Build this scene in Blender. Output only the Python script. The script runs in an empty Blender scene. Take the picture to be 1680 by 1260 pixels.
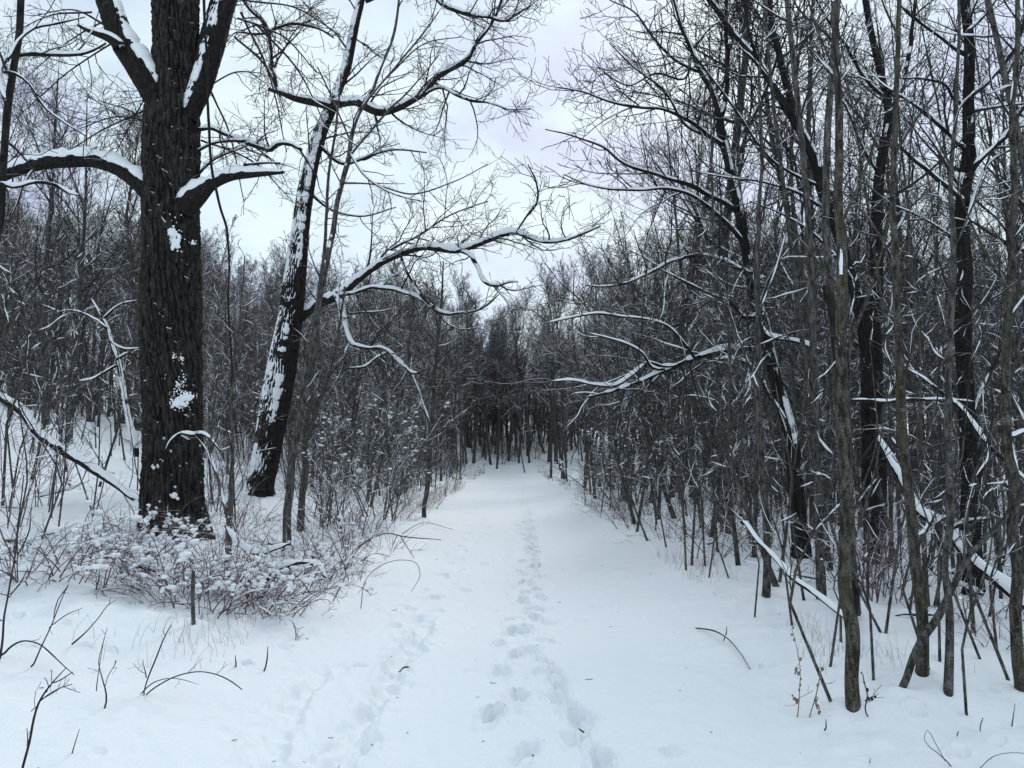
import bpy, math
import numpy as np
from mathutils import Vector

R = math.radians
scene = bpy.context.scene
col = scene.collection

# ------------------------------------------------------------------ camera
F_PX, CX, CY = 1269.0, 840.0, 630.0          # focal length and centre of the 1680x1260 photograph
PITCH, CAM_H = R(5.2), 1.6
cam_d = bpy.data.cameras.new("camera")
cam_d.sensor_width = 36.0
cam_d.lens = 36.0 * F_PX / 1680.0
cam_d.clip_start = 0.05
cam_d.clip_end = 2000.0
cam = bpy.data.objects.new("camera", cam_d)
cam.location = (0, 0, CAM_H)
cam.rotation_euler = (R(90) + PITCH, 0, 0)
col.objects.link(cam)
scene.camera = cam

# ------------------------------------------------------------------ sky, sun, exposure
SUN_EL, SUN_AZ = R(30), R(14)
world = bpy.data.worlds.new("World")
scene.world = world
world.use_nodes = True
nt = world.node_tree
nt.nodes.clear()
def wn(t, **kw):
    n = nt.nodes.new(t)
    for k, v in kw.items(): setattr(n, k, v)
    return n
out = wn("ShaderNodeOutputWorld"); bg = wn("ShaderNodeBackground")
sky = wn("ShaderNodeTexSky", sky_type='NISHITA', sun_disc=False, sun_elevation=SUN_EL, sun_rotation=SUN_AZ)
skm = wn("ShaderNodeMix", data_type='RGBA', blend_type='MULTIPLY'); skm.inputs[0].default_value = 1
skm.inputs[7].default_value = (0.09, 0.09, 0.09, 1)
tc = wn("ShaderNodeTexCoord"); mp = wn("ShaderNodeMapping"); mp.inputs['Scale'].default_value = (1.6, 1.6, 3.2)
mp.inputs['Location'].default_value = (0.35, 0.1, 0.2)
no = wn("ShaderNodeTexNoise"); no.inputs['Scale'].default_value = 3.0; no.inputs['Detail'].default_value = 4; no.inputs['Roughness'].default_value = 0.5
rp = wn("ShaderNodeValToRGB")
rp.color_ramp.elements[0].position = 0.39; rp.color_ramp.elements[0].color = (0.535, 0.60, 0.775, 1)
rp.color_ramp.elements[1].position = 0.53; rp.color_ramp.elements[1].color = (0.635, 0.755, 0.82, 1)
e = rp.color_ramp.elements.new(0.66); e.color = (0.72, 0.83, 0.87, 1)
sp = wn("ShaderNodeSeparateXYZ"); zr = wn("ShaderNodeMapRange", interpolation_type='SMOOTHSTEP')
zr.inputs['From Min'].default_value = 0.5; zr.inputs['From Max'].default_value = 1.0
zr.inputs['To Min'].default_value = 1.0; zr.inputs['To Max'].default_value = 1.12      # an overcast sky is brightest overhead
vm = wn("ShaderNodeVectorMath", operation='SCALE')
mx = wn("ShaderNodeMix", data_type='RGBA'); mx.inputs[0].default_value = 0.9
L = nt.links.new
L(tc.outputs['Generated'], mp.inputs[0]); L(mp.outputs[0], no.inputs['Vector']); L(no.outputs[0], rp.inputs[0])
L(tc.outputs['Generated'], sp.inputs[0]); L(sp.outputs['Z'], zr.inputs['Value'])
L(rp.outputs[0], vm.inputs[0]); L(zr.outputs[0], vm.inputs['Scale'])
L(sky.outputs[0], skm.inputs[6]); L(skm.outputs[2], mx.inputs[6]); L(vm.outputs[0], mx.inputs[7])
L(mx.outputs[2], bg.inputs[0]); L(bg.outputs[0], out.inputs[0])
bg.inputs[1].default_value = 1.0
sun_d = bpy.data.lights.new("sun", 'SUN'); sun_d.energy = 1.25; sun_d.angle = R(12); sun_d.color = (1.0, 0.97, 0.93)
sun = bpy.data.objects.new("sun", sun_d); col.objects.link(sun)
sv = Vector((math.sin(SUN_AZ) * math.cos(SUN_EL), math.cos(SUN_AZ) * math.cos(SUN_EL), math.sin(SUN_EL)))
sun.rotation_euler = sv.to_track_quat('Z', 'Y').to_euler()
vs = scene.view_settings
vs.view_transform = 'Standard'; vs.look = 'None'; vs.gamma = 1.0; vs.use_curve_mapping = False
vs.exposure = 0.3
scene.cycles.use_denoising = True
scene.cycles.use_adaptive_sampling = False
scene.cycles.max_bounces = 5
scene.cycles.diffuse_bounces = 4
scene.render.filter_size = 1.2

# ------------------------------------------------------------------ numpy helpers
def unit(v): return v / np.maximum(np.linalg.norm(v, axis=-1, keepdims=True), 1e-9)
def sst(a, b, x):
    t = np.clip((x - a) / (b - a), 0, 1); return t * t * (3 - 2 * t)
def _hash(ix, iy, seed):
    h = (ix.astype(np.int64) * 374761393 + iy.astype(np.int64) * 668265263 + seed * 974634541) & 0xffffffff
    h = ((h ^ (h >> 13)) * 1274126177) & 0xffffffff
    h = ((h ^ (h >> 16)) * 2246822519) & 0xffffffff
    return ((h ^ (h >> 15)) & 0xffffff) / float(0xffffff)
def vnoise(x, y, seed=0):                                   # value noise in -1 .. 1
    x = np.asarray(x, float); y = np.asarray(y, float)
    ix, iy = np.floor(x), np.floor(y); fx, fy = x - ix, y - iy
    fx = fx * fx * fx * (fx * (fx * 6 - 15) + 10); fy = fy * fy * fy * (fy * (fy * 6 - 15) + 10)
    a, b = _hash(ix, iy, seed), _hash(ix + 1, iy, seed)
    c, d = _hash(ix, iy + 1, seed), _hash(ix + 1, iy + 1, seed)
    return 2 * ((a * (1 - fx) + b * fx) * (1 - fy) + (c * (1 - fx) + d * fx) * fy) - 1

CP, SP = math.cos(PITCH), math.sin(PITCH)
def ray(px, py):                                            # direction of a photograph pixel, scaled to y = 1
    a = (np.asarray(px, float) - CX) / F_PX; b = (CY - np.asarray(py, float)) / F_PX
    v = np.stack([a, CP - b * SP, SP + b * CP], -1)
    return v / v[..., 1:2]
def at(px, py, d): return ray(px, py) * np.asarray(d, float)[..., None] + np.array([0, 0, CAM_H])

# ------------------------------------------------------------------ terrain
DENTS, MOUNDS = [], []                                      # (x, y, depth, half length, half width, angle) / (x, y, h, r)
def H0(x, y):
    u = np.maximum(0, -(x + 2.2 + 0.25 * vnoise(y * .35, y * 0, 3)))
    left = 0.2 * (np.sqrt(u * u + .5) - .7071)
    left = 7.5 * np.tanh(left / 7.5)
    v = np.maximum(0, x - 2.4)
    right = -0.035 * (np.sqrt(v * v + 1) - 1); right = np.maximum(right, -0.9)
    w = np.maximum(0, y - 64)
    end = 6.5 * np.tanh(0.15 * (np.sqrt(w * w + 9) - 3) / 6.5)
    off = sst(1.6, 3.4, np.abs(x))                           # 0 on the path, 1 off it
    z = left + right + end
    z = z + (0.02 + 0.10 * off) * vnoise(x * .42, y * .42, 11) + (0.012 + .05 * off) * vnoise(x * 1.1 + 7, y * 1.1, 12)
    z = z + 0.05 * np.exp(-((np.abs(x) - 2.3) / .5) ** 2) - 0.03 * sst(2.2, 0, np.abs(x))
    return z
def H(x, y, fine=False):
    x = np.asarray(x, float); y = np.asarray(y, float)
    z = H0(x, y)
    for (mx_, my_, h, r) in MOUNDS:
        q = ((x - mx_) ** 2 + (y - my_) ** 2) / (r * r)
        z = z + h * np.exp(-q)
    if fine:
        off = sst(1.5, 3.2, np.abs(x))
        z = z + (.004 + .016 * off) * vnoise(x * 3.1, y * 3.1, 21) + (.003 + .006 * off) * vnoise(x * 8, y * 8, 22)
        z = z + .003 * vnoise(x * 18 + .4 * y, y * 9, 23) + .012 * vnoise(x * 5, y * 5, 25) * vnoise(x * 12, y * 12, 26) + .012 * vnoise(x * 1.9 - y * .3, y * 1.4, 29)
        tr = np.exp(-((np.abs(x - .12) - .1) / .35) ** 2) * sst(1, 3, y); z = z + tr * (.010 * vnoise(x * 7, y * 4.5, 27) + .006 * vnoise(x * 16, y * 11, 28))
        rip = vnoise(x * 2.2 + y * 1.1, y * 5.2 - x * 1.5, 24)      # low wind ripples on the right half of the path
        z = z + .017 * rip * sst(.3, 1.2, x) * sst(7, 3.5, np.abs(x))
        for (a, b, dep, hl, hw, an) in DENTS:
            m = (np.abs(x - a) < 1.5) & (np.abs(y - b) < 1.5)
            if not m.any(): continue
            xs, ys = x[m] - a, y[m] - b
            c, s = math.cos(an), math.sin(an)
            wob = 1 + .30 * vnoise(xs * 9 + a, ys * 9 + b, 31) + .14 * vnoise(xs * 26 + b, ys * 26 + a, 32)
            q = np.sqrt(((xs * c + ys * s) / hw) ** 2 + ((-xs * s + ys * c) / hl) ** 2) * wob
            rough = 1 + .5 * vnoise(xs * 31 + a, ys * 31, 33)
            z[m] += -1.6 * dep * sst(1.08, .74, q) * (.85 + .15 * rough) + .5 * dep * rough * np.exp(-((q - 1.3) / .22) ** 2)
    return z
def ground_hit(px, py):
    v = ray(px, py); o = np.array([0, 0, CAM_H])
    ds = np.exp(np.linspace(math.log(1.2), math.log(160), 4000))
    pts = o + v[None] * ds[:, None]
    under = pts[:, 2] < H(pts[:, 0], pts[:, 1])
    i = int(np.argmax(under)) if under.any() else len(ds) - 1
    return pts[i]

# ------------------------------------------------------------------ materials
def mat(name):
    m = bpy.data.materials.new(name); m.use_nodes = True
    n = m.node_tree.nodes; b = n["Principled BSDF"]
    b.inputs['Specular IOR Level'].default_value = 0.2
    return m, m.node_tree, b
def snow_material():
    m, t, b = mat("snow")
    b.inputs['Base Color'].default_value = (0.86, 0.885, 0.905, 1); b.inputs['Roughness'].default_value = 0.75
    g = t.nodes.new("ShaderNodeNewGeometry"); n = t.nodes.new("ShaderNodeTexNoise"); n.inputs['Scale'].default_value = 45; n.inputs['Detail'].default_value = 5
    bp = t.nodes.new("ShaderNodeBump"); bp.inputs['Strength'].default_value = 0.5; bp.inputs['Distance'].default_value = 0.016
    t.links.new(g.outputs['Position'], n.inputs['Vector']); t.links.new(n.outputs[0], bp.inputs['Height']); t.links.new(bp.outputs[0], b.inputs['Normal'])
    return m
SNOW = snow_material()
def bark(name, dark, light, zs=0.12, scale=22, bump=0.02, dust=None, moss=None, rust=None, wind=(0, 0, 1), dsc=5.5, lichen=.12):
    """Bark whose colour runs along the stem; DUST = (lowest upward slope that holds snow, how ragged): snow lying on the upper side."""
    m, t, b = mat(name)
    N, K = t.nodes.new, t.links.new
    b.inputs['Roughness'].default_value = 0.9
    g = N("ShaderNodeNewGeometry"); tcn = N("ShaderNodeTexCoord")
    mpn = N("ShaderNodeMapping"); mpn.inputs['Scale'].default_value = (1, 1, zs); K(g.outputs['Position'], mpn.inputs[0])
    n1 = N("ShaderNodeTexNoise"); n1.inputs['Scale'].default_value = scale; n1.inputs['Detail'].default_value = 5; K(mpn.outputs[0], n1.inputs['Vector'])
    r1 = N("ShaderNodeValToRGB"); r1.color_ramp.elements[0].position = .36; r1.color_ramp.elements[1].position = .68
    r1.color_ramp.elements[0].color = (*dark, 1); r1.color_ramp.elements[1].color = (*light, 1); K(n1.outputs[0], r1.inputs[0])
    colr = r1.outputs[0]
    if bump:                                                  # fine cracks and pores, pale lichen flecks
        n5 = N("ShaderNodeTexNoise"); n5.inputs['Scale'].default_value = 85; n5.inputs['Detail'].default_value = 4; K(g.outputs['Position'], n5.inputs['Vector'])
        r5 = N("ShaderNodeMapRange"); r5.inputs[1].default_value = .36; r5.inputs[2].default_value = .58; r5.inputs[3].default_value = .35; r5.inputs[4].default_value = 1.15; K(n5.outputs[0], r5.inputs[0])
        m5 = N("ShaderNodeVectorMath"); m5.operation = 'SCALE'; K(colr, m5.inputs[0]); K(r5.outputs[0], m5.inputs['Scale']); colr = m5.outputs[0]
        n6 = N("ShaderNodeTexNoise"); n6.inputs['Scale'].default_value = 17; n6.inputs['Detail'].default_value = 5; n6.inputs['Roughness'].default_value = .7; K(g.outputs['Position'], n6.inputs['Vector'])
        r6 = N("ShaderNodeMapRange"); r6.inputs[1].default_value = .61; r6.inputs[2].default_value = .68; r6.inputs[4].default_value = lichen; K(n6.outputs[0], r6.inputs[0])
        x6 = N("ShaderNodeMix"); x6.data_type = 'RGBA'; x6.inputs[7].default_value = (.19, .19, .17, 1); K(r6.outputs[0], x6.inputs[0]); K(colr, x6.inputs[6]); colr = x6.outputs[2]
    for tint, sc, lo, hi, seed in ((moss, 5.0, .50, .68, 3.1), (rust, 3.2, .64, .74, 9.7)):
        if not tint: continue
        mp2 = N("ShaderNodeMapping"); mp2.inputs['Location'].default_value = (seed, seed * 2, 0); mp2.inputs['Scale'].default_value = (1, 1, .5); K(g.outputs['Position'], mp2.inputs[0])
        n2 = N("ShaderNodeTexNoise"); n2.inputs['Scale'].default_value = sc; n2.inputs['Detail'].default_value = 6; K(mp2.outputs[0], n2.inputs['Vector'])
        rr = N("ShaderNodeMapRange"); rr.inputs[1].default_value = lo; rr.inputs[2].default_value = hi; K(n2.outputs[0], rr.inputs[0])
        ms = N("ShaderNodeMath"); ms.operation = 'MULTIPLY'; ms.inputs[1].default_value = .6; K(rr.outputs[0], ms.inputs[0])
        mi = N("ShaderNodeMix"); mi.data_type = 'RGBA'; mi.inputs[7].default_value = (*tint, 1); K(ms.outputs[0], mi.inputs[0]); K(colr, mi.inputs[6]); colr = mi.outputs[2]
    if dust:
        th, rag = dust
        sx = N("ShaderNodeVectorMath"); sx.operation = 'DOT_PRODUCT'; K(g.outputs['Normal'], sx.inputs[0]); sx.inputs[1].default_value = wind
        n3 = N("ShaderNodeTexNoise"); n3.inputs['Scale'].default_value = dsc; n3.inputs['Detail'].default_value = 6; n3.inputs['Roughness'].default_value = .65; K(g.outputs['Position'], n3.inputs['Vector'])
        a = N("ShaderNodeMath"); a.operation = 'MULTIPLY_ADD'; a.inputs[1].default_value = rag; K(n3.outputs[0], a.inputs[0]); K(sx.outputs['Value'], a.inputs[2])
        mr = N("ShaderNodeMapRange"); mr.inputs[1].default_value = th + rag * .5; mr.inputs[2].default_value = th + rag * .5 + .07; K(a.outputs[0], mr.inputs[0])
        mi = N("ShaderNodeMix"); mi.data_type = 'RGBA'; mi.inputs[7].default_value = (0.84, 0.865, 0.9, 1)
        K(mr.outputs[0], mi.inputs[0]); K(colr, mi.inputs[6]); colr = mi.outputs[2]
    K(colr, b.inputs['Base Color'])
    if bump:
        bp = N("ShaderNodeBump"); bp.inputs['Strength'].default_value = .9; bp.inputs['Distance'].default_value = bump
        K(n1.outputs[0], bp.inputs['Height']); K(bp.outputs[0], b.inputs['Normal'])
    return m
OAK = bark("oak_bark", (.008, .007, .007), (.075, .066, .058), .13, 30, .03, dust=(.60, .8))
LIMB = bark("limb_bark", (.009, .008, .008), (.034, .030, .028), .3, 30, .02, dust=(.62, .5))
LEAN = bark("leaning_bark", (.011, .010, .009), (.042, .037, .033), .12, 26, .03, dust=(.74, 2.4), wind=(-.62, -.58, .53), dsc=1.7)
LEANR = bark("leaning_dark_bark", (.011, .010, .009), (.042, .037, .033), .12, 26, .03, dust=(.80, 2.0), wind=(.75, -.3, .55), dsc=2.4)
GREY = bark("grey_bark", (.028, .026, .024), (.150, .141, .130), .3, 34, .014, dust=(1.0, 1.9), wind=(.62, -.35, .7), dsc=6, lichen=.6)
MOSS = bark("mossy_bark", (.024, .021, .017), (.130, .119, .100), .3, 36, .016, dust=(1.0, 1.9), wind=(.62, -.35, .7), dsc=6, lichen=.7, moss=(.062, .060, .026), rust=(.085, .045, .03))
WOOD = bark("forest_bark", (.040, .036, .034), (.150, .135, .122), .2, 24, .01, dust=(.60, 1.0))
TWIG = bark("twig_bark", (.020, .017, .019), (.050, .043, .047), 1, 9, 0, dust=(.80, .7))
TWIGS = bark("snowy_twig_bark", (.050, .043, .040), (.108, .094, .087), 1, 9, 0, dust=(.72, 1.1))
CANE = bark("cane_bark", (.085, .050, .058), (.21, .145, .16), 1, 12, 0, dust=(.80, .8))
STRAW = bark("straw", (.14, .105, .07), (.30, .235, .16), 1, 14, 0)

# ------------------------------------------------------------------ mesh building
class MB:
    def __init__(s): s.V, s.Q, s.n = [], [], 0
    def add(s, V, Q):
        s.V.append(V.reshape(-1, 3)); s.Q.append(Q.reshape(-1, 4) + s.n); s.n += V.size // 3
    def tubes(s, P, Rd, k=3):
        P = np.asarray(P, float); Rd = np.asarray(Rd, float)
        if P.ndim == 2: P, Rd = P[None], Rd[None]
        if len(P) == 0: return s
        B, n, _ = P.shape
        N, Bi = frames(P)
        th = np.arange(k) * 2 * math.pi / k
        V = P[:, :, None] + Rd[:, :, None, None] * (np.cos(th)[None, None, :, None] * N[:, :, None] + np.sin(th)[None, None, :, None] * Bi[:, :, None])
        s.add(V, quads(B, n, k)); return s
    def build(s, name, m, parent=None):
        V = np.concatenate(s.V).astype(np.float32) if s.V else np.zeros((0, 3), np.float32)
        Q = np.concatenate(s.Q).astype(np.int32) if s.Q else np.zeros((0, 4), np.int32)
        return link(name, mesh_of(name, V, Q, m), parent)
def frames(P):
    T = np.empty_like(P); T[:, 1:-1] = P[:, 2:] - P[:, :-2]; T[:, 0] = P[:, 1] - P[:, 0]; T[:, -1] = P[:, -1] - P[:, -2]
    T = unit(T); mt = np.abs(unit(P[:, -1] - P[:, 0])); ax = np.argmin(mt, axis=1)
    ref = np.eye(3)[ax][:, None]
    N = unit(np.cross(np.broadcast_to(ref, T.shape), T)); return N, np.cross(T, N)
def quads(B, n, k):
    b = np.arange(B)[:, None, None] * n * k; i = np.arange(n - 1)[None, :, None] * k; j = np.arange(k)[None, None, :]; j2 = (j + 1) % k
    return np.stack([b + i + j, b + i + j2, b + i + k + j2, b + i + k + j], -1)
def mesh_of(name, V, Q, m, smooth=True):
    me = bpy.data.meshes.new(name)
    me.vertices.add(len(V)); me.vertices.foreach_set("co", V.astype(np.float32).ravel())
    me.loops.add(Q.size); me.loops.foreach_set("vertex_index", Q.astype(np.int32).ravel())
    me.polygons.add(len(Q)); me.polygons.foreach_set("loop_start", np.arange(len(Q), dtype=np.int32) * 4)
    me.polygons.foreach_set("use_smooth", np.full(len(Q), smooth))
    me.update(calc_edges=True); me.materials.append(m)
    return me
def link(name, me, parent=None):
    o = bpy.data.objects.new(name, me); col.objects.link(o)
    if parent is not None:
        o.parent = parent
        o.matrix_parent_inverse.identity()
        if parent.type == 'EMPTY' or parent.parent: o.location = -np.array(world_loc(parent))
        else: o.location = (0, 0, 0)
    return o
def world_loc(o):
    l = np.array(o.location, float)
    while o.parent: o = o.parent; l = l + np.array(o.location, float)
    return l
def tag(o, label, cat, group=None, kind=None):
    if kind: o['kind'] = kind
    if label: o['label'] = label
    if cat: o['category'] = cat
    if group: o['group'] = group
    return o
def thing(name, label, cat, loc, group=None):
    o = bpy.data.objects.new(name, None); o.empty_display_size = .2; col.objects.link(o); o.location = [float(c) for c in loc]
    return tag(o, label, cat, group)
def dup(root, loc, rz, sc, label, group=None):
    r = root.copy(); col.objects.link(r); r.location = loc; r.rotation_euler = (0, 0, rz); r.scale = (sc, sc, sc)
    r['label'] = label
    if group: r['group'] = group
    elif 'group' in r: del r['group']
    for ch in list(root.children):
        c = ch.copy(); col.objects.link(c); c.parent = r
        for g in ch.children:
            d = g.copy(); col.objects.link(d); d.parent = c
    return r

# ------------------------------------------------------------------ branches
def spline(pts, step):
    """Smooth curve through rows of (x, y, z, r), resampled to about STEP metres."""
    A = np.asarray(pts, float); o = []
    u = np.concatenate([[0], np.cumsum(np.maximum(np.linalg.norm(np.diff(A[:, :3], axis=0), axis=1), 1e-6))])
    D = np.diff(A, axis=0) / np.diff(u)[:, None]; M = np.empty_like(A); M[0], M[-1] = D[0], D[-1]
    for i in range(1, len(A) - 1):
        h0, h1 = u[i] - u[i - 1], u[i + 1] - u[i]; M[i] = (D[i - 1] * h1 + D[i] * h0) / (h0 + h1)
    for i in range(len(A) - 1):
        h = u[i + 1] - u[i]; n = max(2, int(h / step)); t = np.linspace(0, 1, n, endpoint=False)[:, None]
        o.append((2 * t ** 3 - 3 * t ** 2 + 1) * A[i] + (t ** 3 - 2 * t ** 2 + t) * h * M[i] + (3 * t ** 2 - 2 * t ** 3) * A[i + 1] + (t ** 3 - t ** 2) * h * M[i + 1])
    o.append(A[-1:]); o = np.vstack(o); o[:, 3] = np.maximum(o[:, 3], .0015)
    return o[:, :3], o[:, 3]
def trace(pts, d0, d1=None, step=.08, wob=0.25, seed=1):
    """A stem through photograph points (px, py, width px), at depths D0 to D1 along it."""
    A = np.asarray(pts, float); d1 = d0 if d1 is None else d1
    s = np.concatenate([[0], np.cumsum(np.hypot(np.diff(A[:, 0]), np.diff(A[:, 1])))]); s /= s[-1]
    d = d0 + (d1 - d0) * s
    P = at(A[:, 0], A[:, 1], d); r = A[:, 2] / 2 / F_PX * d
    P, r = spline(np.column_stack([P, r]), step)
    rg = np.random.default_rng(seed + int(A[0, 0]) * 7 + int(A[0, 1]))
    n = len(P); ln = float(np.linalg.norm(np.diff(P, axis=0), axis=1).sum()); w = rg.normal(size=(max(3, int(ln / max(.28, 5 * r.max()))), 3))
    x = np.linspace(0, len(w) - 1, n); i = np.minimum(x.astype(int), len(w) - 2); f = (x - i)[:, None]; f = f * f * (3 - 2 * f)
    j = (w[i] * (1 - f) + w[i + 1] * f) * (wob * np.minimum(r, .05))[:, None]
    j[0] = 0
    return P + j, r * (1 + .16 * wob * (w[i, 0] * (1 - f[:, 0]) + w[i + 1, 0] * f[:, 0]))
def resample(P, r, n):
    s = np.concatenate([[0], np.cumsum(np.linalg.norm(np.diff(P, axis=0), axis=1))]); x = np.linspace(0, s[-1], n)
    return np.stack([np.interp(x, s, P[:, k]) for k in range(3)], -1), np.interp(x, s, r)
def blen(P): return np.linalg.norm(np.diff(P, axis=1), axis=2).sum(1)
def grow(rg, P, Rd, cnt, t0, t1, ang, asd, L, n, up, wig, ratio, rtip, rmax=1., taper=.45, lmin=.05):
    """Children of the stems P (B, n, 3): CNT per stem, leaving between fractions T0 and T1 at ANG degrees; L = length or lengths per stem."""
    B, n0, _ = P.shape
    cnt = np.broadcast_to(np.asarray(cnt, int), (B,)); idx = np.repeat(np.arange(B), cnt); M = len(idx)
    if M == 0: return np.zeros((0, n, 3)), np.zeros((0, n))
    first = np.concatenate([[0], np.cumsum(cnt)[:-1]]); within = np.arange(M) - first[idx]
    t = t0 + (t1 - t0) * (within + rg.random(M)) / cnt[idx]
    f = np.minimum(t * (n0 - 1), n0 - 1.001); i = f.astype(int); f = (f - i)[:, None]
    p = P[idx, i] * (1 - f) + P[idx, i + 1] * f; T = unit(P[idx, i + 1] - P[idx, i])
    r0 = Rd[idx, i] * (1 - f[:, 0]) + Rd[idx, i + 1] * f[:, 0]
    a = unit(np.cross(T, rg.normal(size=(M, 3)))); th = np.radians(np.clip(rg.normal(ang, asd, M), 8, 120))[:, None]
    d = unit(np.cos(th) * T + np.sin(th) * a)
    l = np.maximum(np.broadcast_to(np.asarray(L, float), (B,))[idx] * (1 - taper * t) * rg.uniform(.55, 1.15, M), lmin)
    pts = [p]; st = (l / (n - 1))[:, None]
    for q in range(n - 1):
        d = unit(d + up * np.array([0, 0, 1.]) + wig * rg.normal(size=(M, 3))); pts.append(pts[-1] + d * st)
    rs = np.minimum(np.minimum(r0 * ratio, rmax), .004 + .016 * l); rs = np.maximum(rs, rtip)
    return np.stack(pts, 1), rs[:, None] + (rtip - rs)[:, None] * np.linspace(0, 1, n)[None] ** .8
def snow_on(mb, P, Rd, rg, k=6, thick=1.0, gap=.25, rmin=.006, cap=.09, slope=.9, wind=None):
    """Snow lying along the upper side of the stems, thinner on steep stretches, with gaps."""
    if P.ndim == 2: P, Rd = P[None], Rd[None]
    if len(P) == 0: return
    B, n, _ = P.shape
    T = np.empty_like(P); T[:, 1:-1] = P[:, 2:] - P[:, :-2]; T[:, 0] = P[:, 1] - P[:, 0]; T[:, -1] = P[:, -1] - P[:, -2]; T = unit(T)
    up = np.array([0, 0, 1.] if wind is None else wind); U = up - T * (T @ up)[..., None]; hor = np.minimum(1, np.linalg.norm(U, axis=-1)); U = unit(U + 1e-6); S = unit(np.cross(T, U))
    s = np.concatenate([np.zeros((B, 1)), np.cumsum(np.linalg.norm(np.diff(P, axis=1), axis=2), axis=1)], 1)
    ph = rg.random((B, 1)) * 500
    no_ = vnoise(s * 2.3 + ph, ph * 3, 41) * .6 + vnoise(s * 7 + ph, ph, 42) * .4
    fine = .6 * vnoise(s * 9 + ph, ph * 2, 43) + .4 * vnoise(s * 23 + ph, ph * 2, 44)
    g = sst(-.9 + 1.3 * gap, -.55 + 1.3 * gap, no_) * sst(1 - slope, 1 - slope + .25, hor)
    tau = np.minimum(cap, .010 + .75 * Rd) * thick * g * np.maximum(.12, .78 + .55 * no_ + .55 * fine) * hor
    tau = np.where(Rd < rmin * .6, tau * .5, tau)
    e = np.minimum(1, np.minimum(np.arange(n), n - 1 - np.arange(n)) / 1.5)[None] * np.ones((B, 1)); tau = tau * e
    on = sst(.001, .006, tau)
    wdt = Rd * (.55 + .42 * on) * (1 + .16 * fine * on) + tau * .12; hh = Rd * .55 + tau; off = Rd * .32
    th = np.arange(k) * 2 * math.pi / k + .3
    V = (P + U * off[..., None])[:, :, None] + (wdt[..., None] * np.cos(th))[..., None] * S[:, :, None] + (hh[..., None] * np.where(np.sin(th) > 0, np.sin(th), np.sin(th) * .4))[..., None] * U[:, :, None]
    mb.add(V, quads(B, n, k))
def blob(mb, c, rad, rg, sq=(1, 1, 1), nu=10, nv=7):
    u = np.arange(nu) * 2 * math.pi / nu; v = np.linspace(-math.pi / 2 + .05, math.pi / 2 - .05, nv)
    D = np.stack([np.cos(v)[:, None] * np.cos(u), np.cos(v)[:, None] * np.sin(u), np.sin(v)[:, None] * np.ones(nu)], -1)
    s_ = rg.random() * 99
    w = 1 + .25 * vnoise(D[..., 0] * 2 + s_, D[..., 1] * 2 + D[..., 2] * 1.7, 5)
    V = np.asarray(c) + D * np.asarray(sq) * rad * w[..., None]
    mb.add(V[None], quads(1, nv, nu))

def twig_out(crown, rg, P, Rd, dens, L, rtip, wig=.16, up=.03, levels=3, t0=.12, k=3, ang=52, snow=None, sthick=1., rr=.6):
    """Fill stems with twigs: level by level, DENS twigs per metre and length L for each level."""
    if P.ndim == 2:
        P, Rd = resample(P, Rd, 16); P, Rd = P[None], Rd[None]
    out_ = []
    for lv in range(levels):
        ln = blen(P); cnt = np.maximum(1, rg.poisson(ln * dens[lv]))
        n = (7, 6, 4, 4)[lv] if levels > 2 else (6, 4, 4)[lv]
        C, CR = grow(rg, P, Rd, cnt, t0 if lv == 0 else .12, 1., ang, 14, np.minimum(L[lv], ln * .75 + .1), n, up, wig, rr, rtip * (1.25, 1.05, 1, 1)[lv])
        crown.tubes(C, CR, k if lv else max(k, 4))
        if snow is not None and lv == 0: q = rg.random(len(C)) < .45; snow_on(snow, C[q], CR[q], rg, 5, sthick, .45, .004, .025)
        out_.append((C, CR)); P, Rd = C, CR
    return out_

# ------------------------------------------------------------------ tracks pressed into the path, snow mounds on the bank
rgd = np.random.default_rng(5)
def trail(pts, step, side, dep, hl, hw, jit=.05):
    g = np.array([ground_hit(*p)[:2] for p in pts]); s = np.concatenate([[0], np.cumsum(np.linalg.norm(np.diff(g, axis=0), axis=1))])
    for k, q in enumerate(np.arange(0, s[-1], step)):
        x, y = np.interp(q, s, g[:, 0]), np.interp(q, s, g[:, 1])
        i = min(np.searchsorted(s, q + 1e-6), len(g) - 1); d = g[i] - g[i - 1]; an = math.atan2(-d[0], d[1])
        o = side * (1 if k % 2 else -1)
        DENTS.append((x + o + rgd.normal(0, jit), y + rgd.normal(0, jit), dep * rgd.uniform(.6, 1.2), hl * rgd.uniform(.8, 1.2), hw * rgd.uniform(.8, 1.2), an + rgd.normal(0, .25)))
trail([(845, 1290), (848, 1225), (842, 1150), (838, 1110), (850, 1040), (866, 985), (872, 950), (868, 900), (862, 850), (852, 800), (846, 775)], .50, .085, .045, .14, .052)
trail([(845, 1290), (850, 1225), (856, 1150), (862, 1070), (868, 985), (872, 930), (868, 880), (860, 830), (850, 785)], .13, .06, .006, .2, .08, .05)
trail([(985, 1290), (960, 1225), (935, 1180), (905, 1120), (880, 1050), (870, 980), (880, 930), (872, 880), (862, 830), (852, 785)], .34, .06, .032, .13, .06, .04)
trail([(1000, 1290), (975, 1230), (945, 1180), (915, 1130), (892, 1080)], .16, .0, .022, .16, .05, .015)
trail([(425, 1290), (455, 1210), (490, 1140), (530, 1105), (560, 1090)], .12, .015, .010, .24, .085, .02)
trail([(545, 1290), (590, 1190), (630, 1130), (655, 1085), (688, 1040), (692, 1015)], .12, .015, .013, .24, .095, .02)
trail([(560, 1290), (610, 1180), (650, 1110), (690, 1040)], .55, .06, .016, .12, .055, .05)
trail([(700, 1000), (740, 930), (772, 880), (800, 840), (815, 800)], .55, .09, .016, .14, .07, .08)
trail([(620, 1085), (600, 1080), (690, 1010), (760, 955)], .7, .09, .018, .1, .07, .1)
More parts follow.
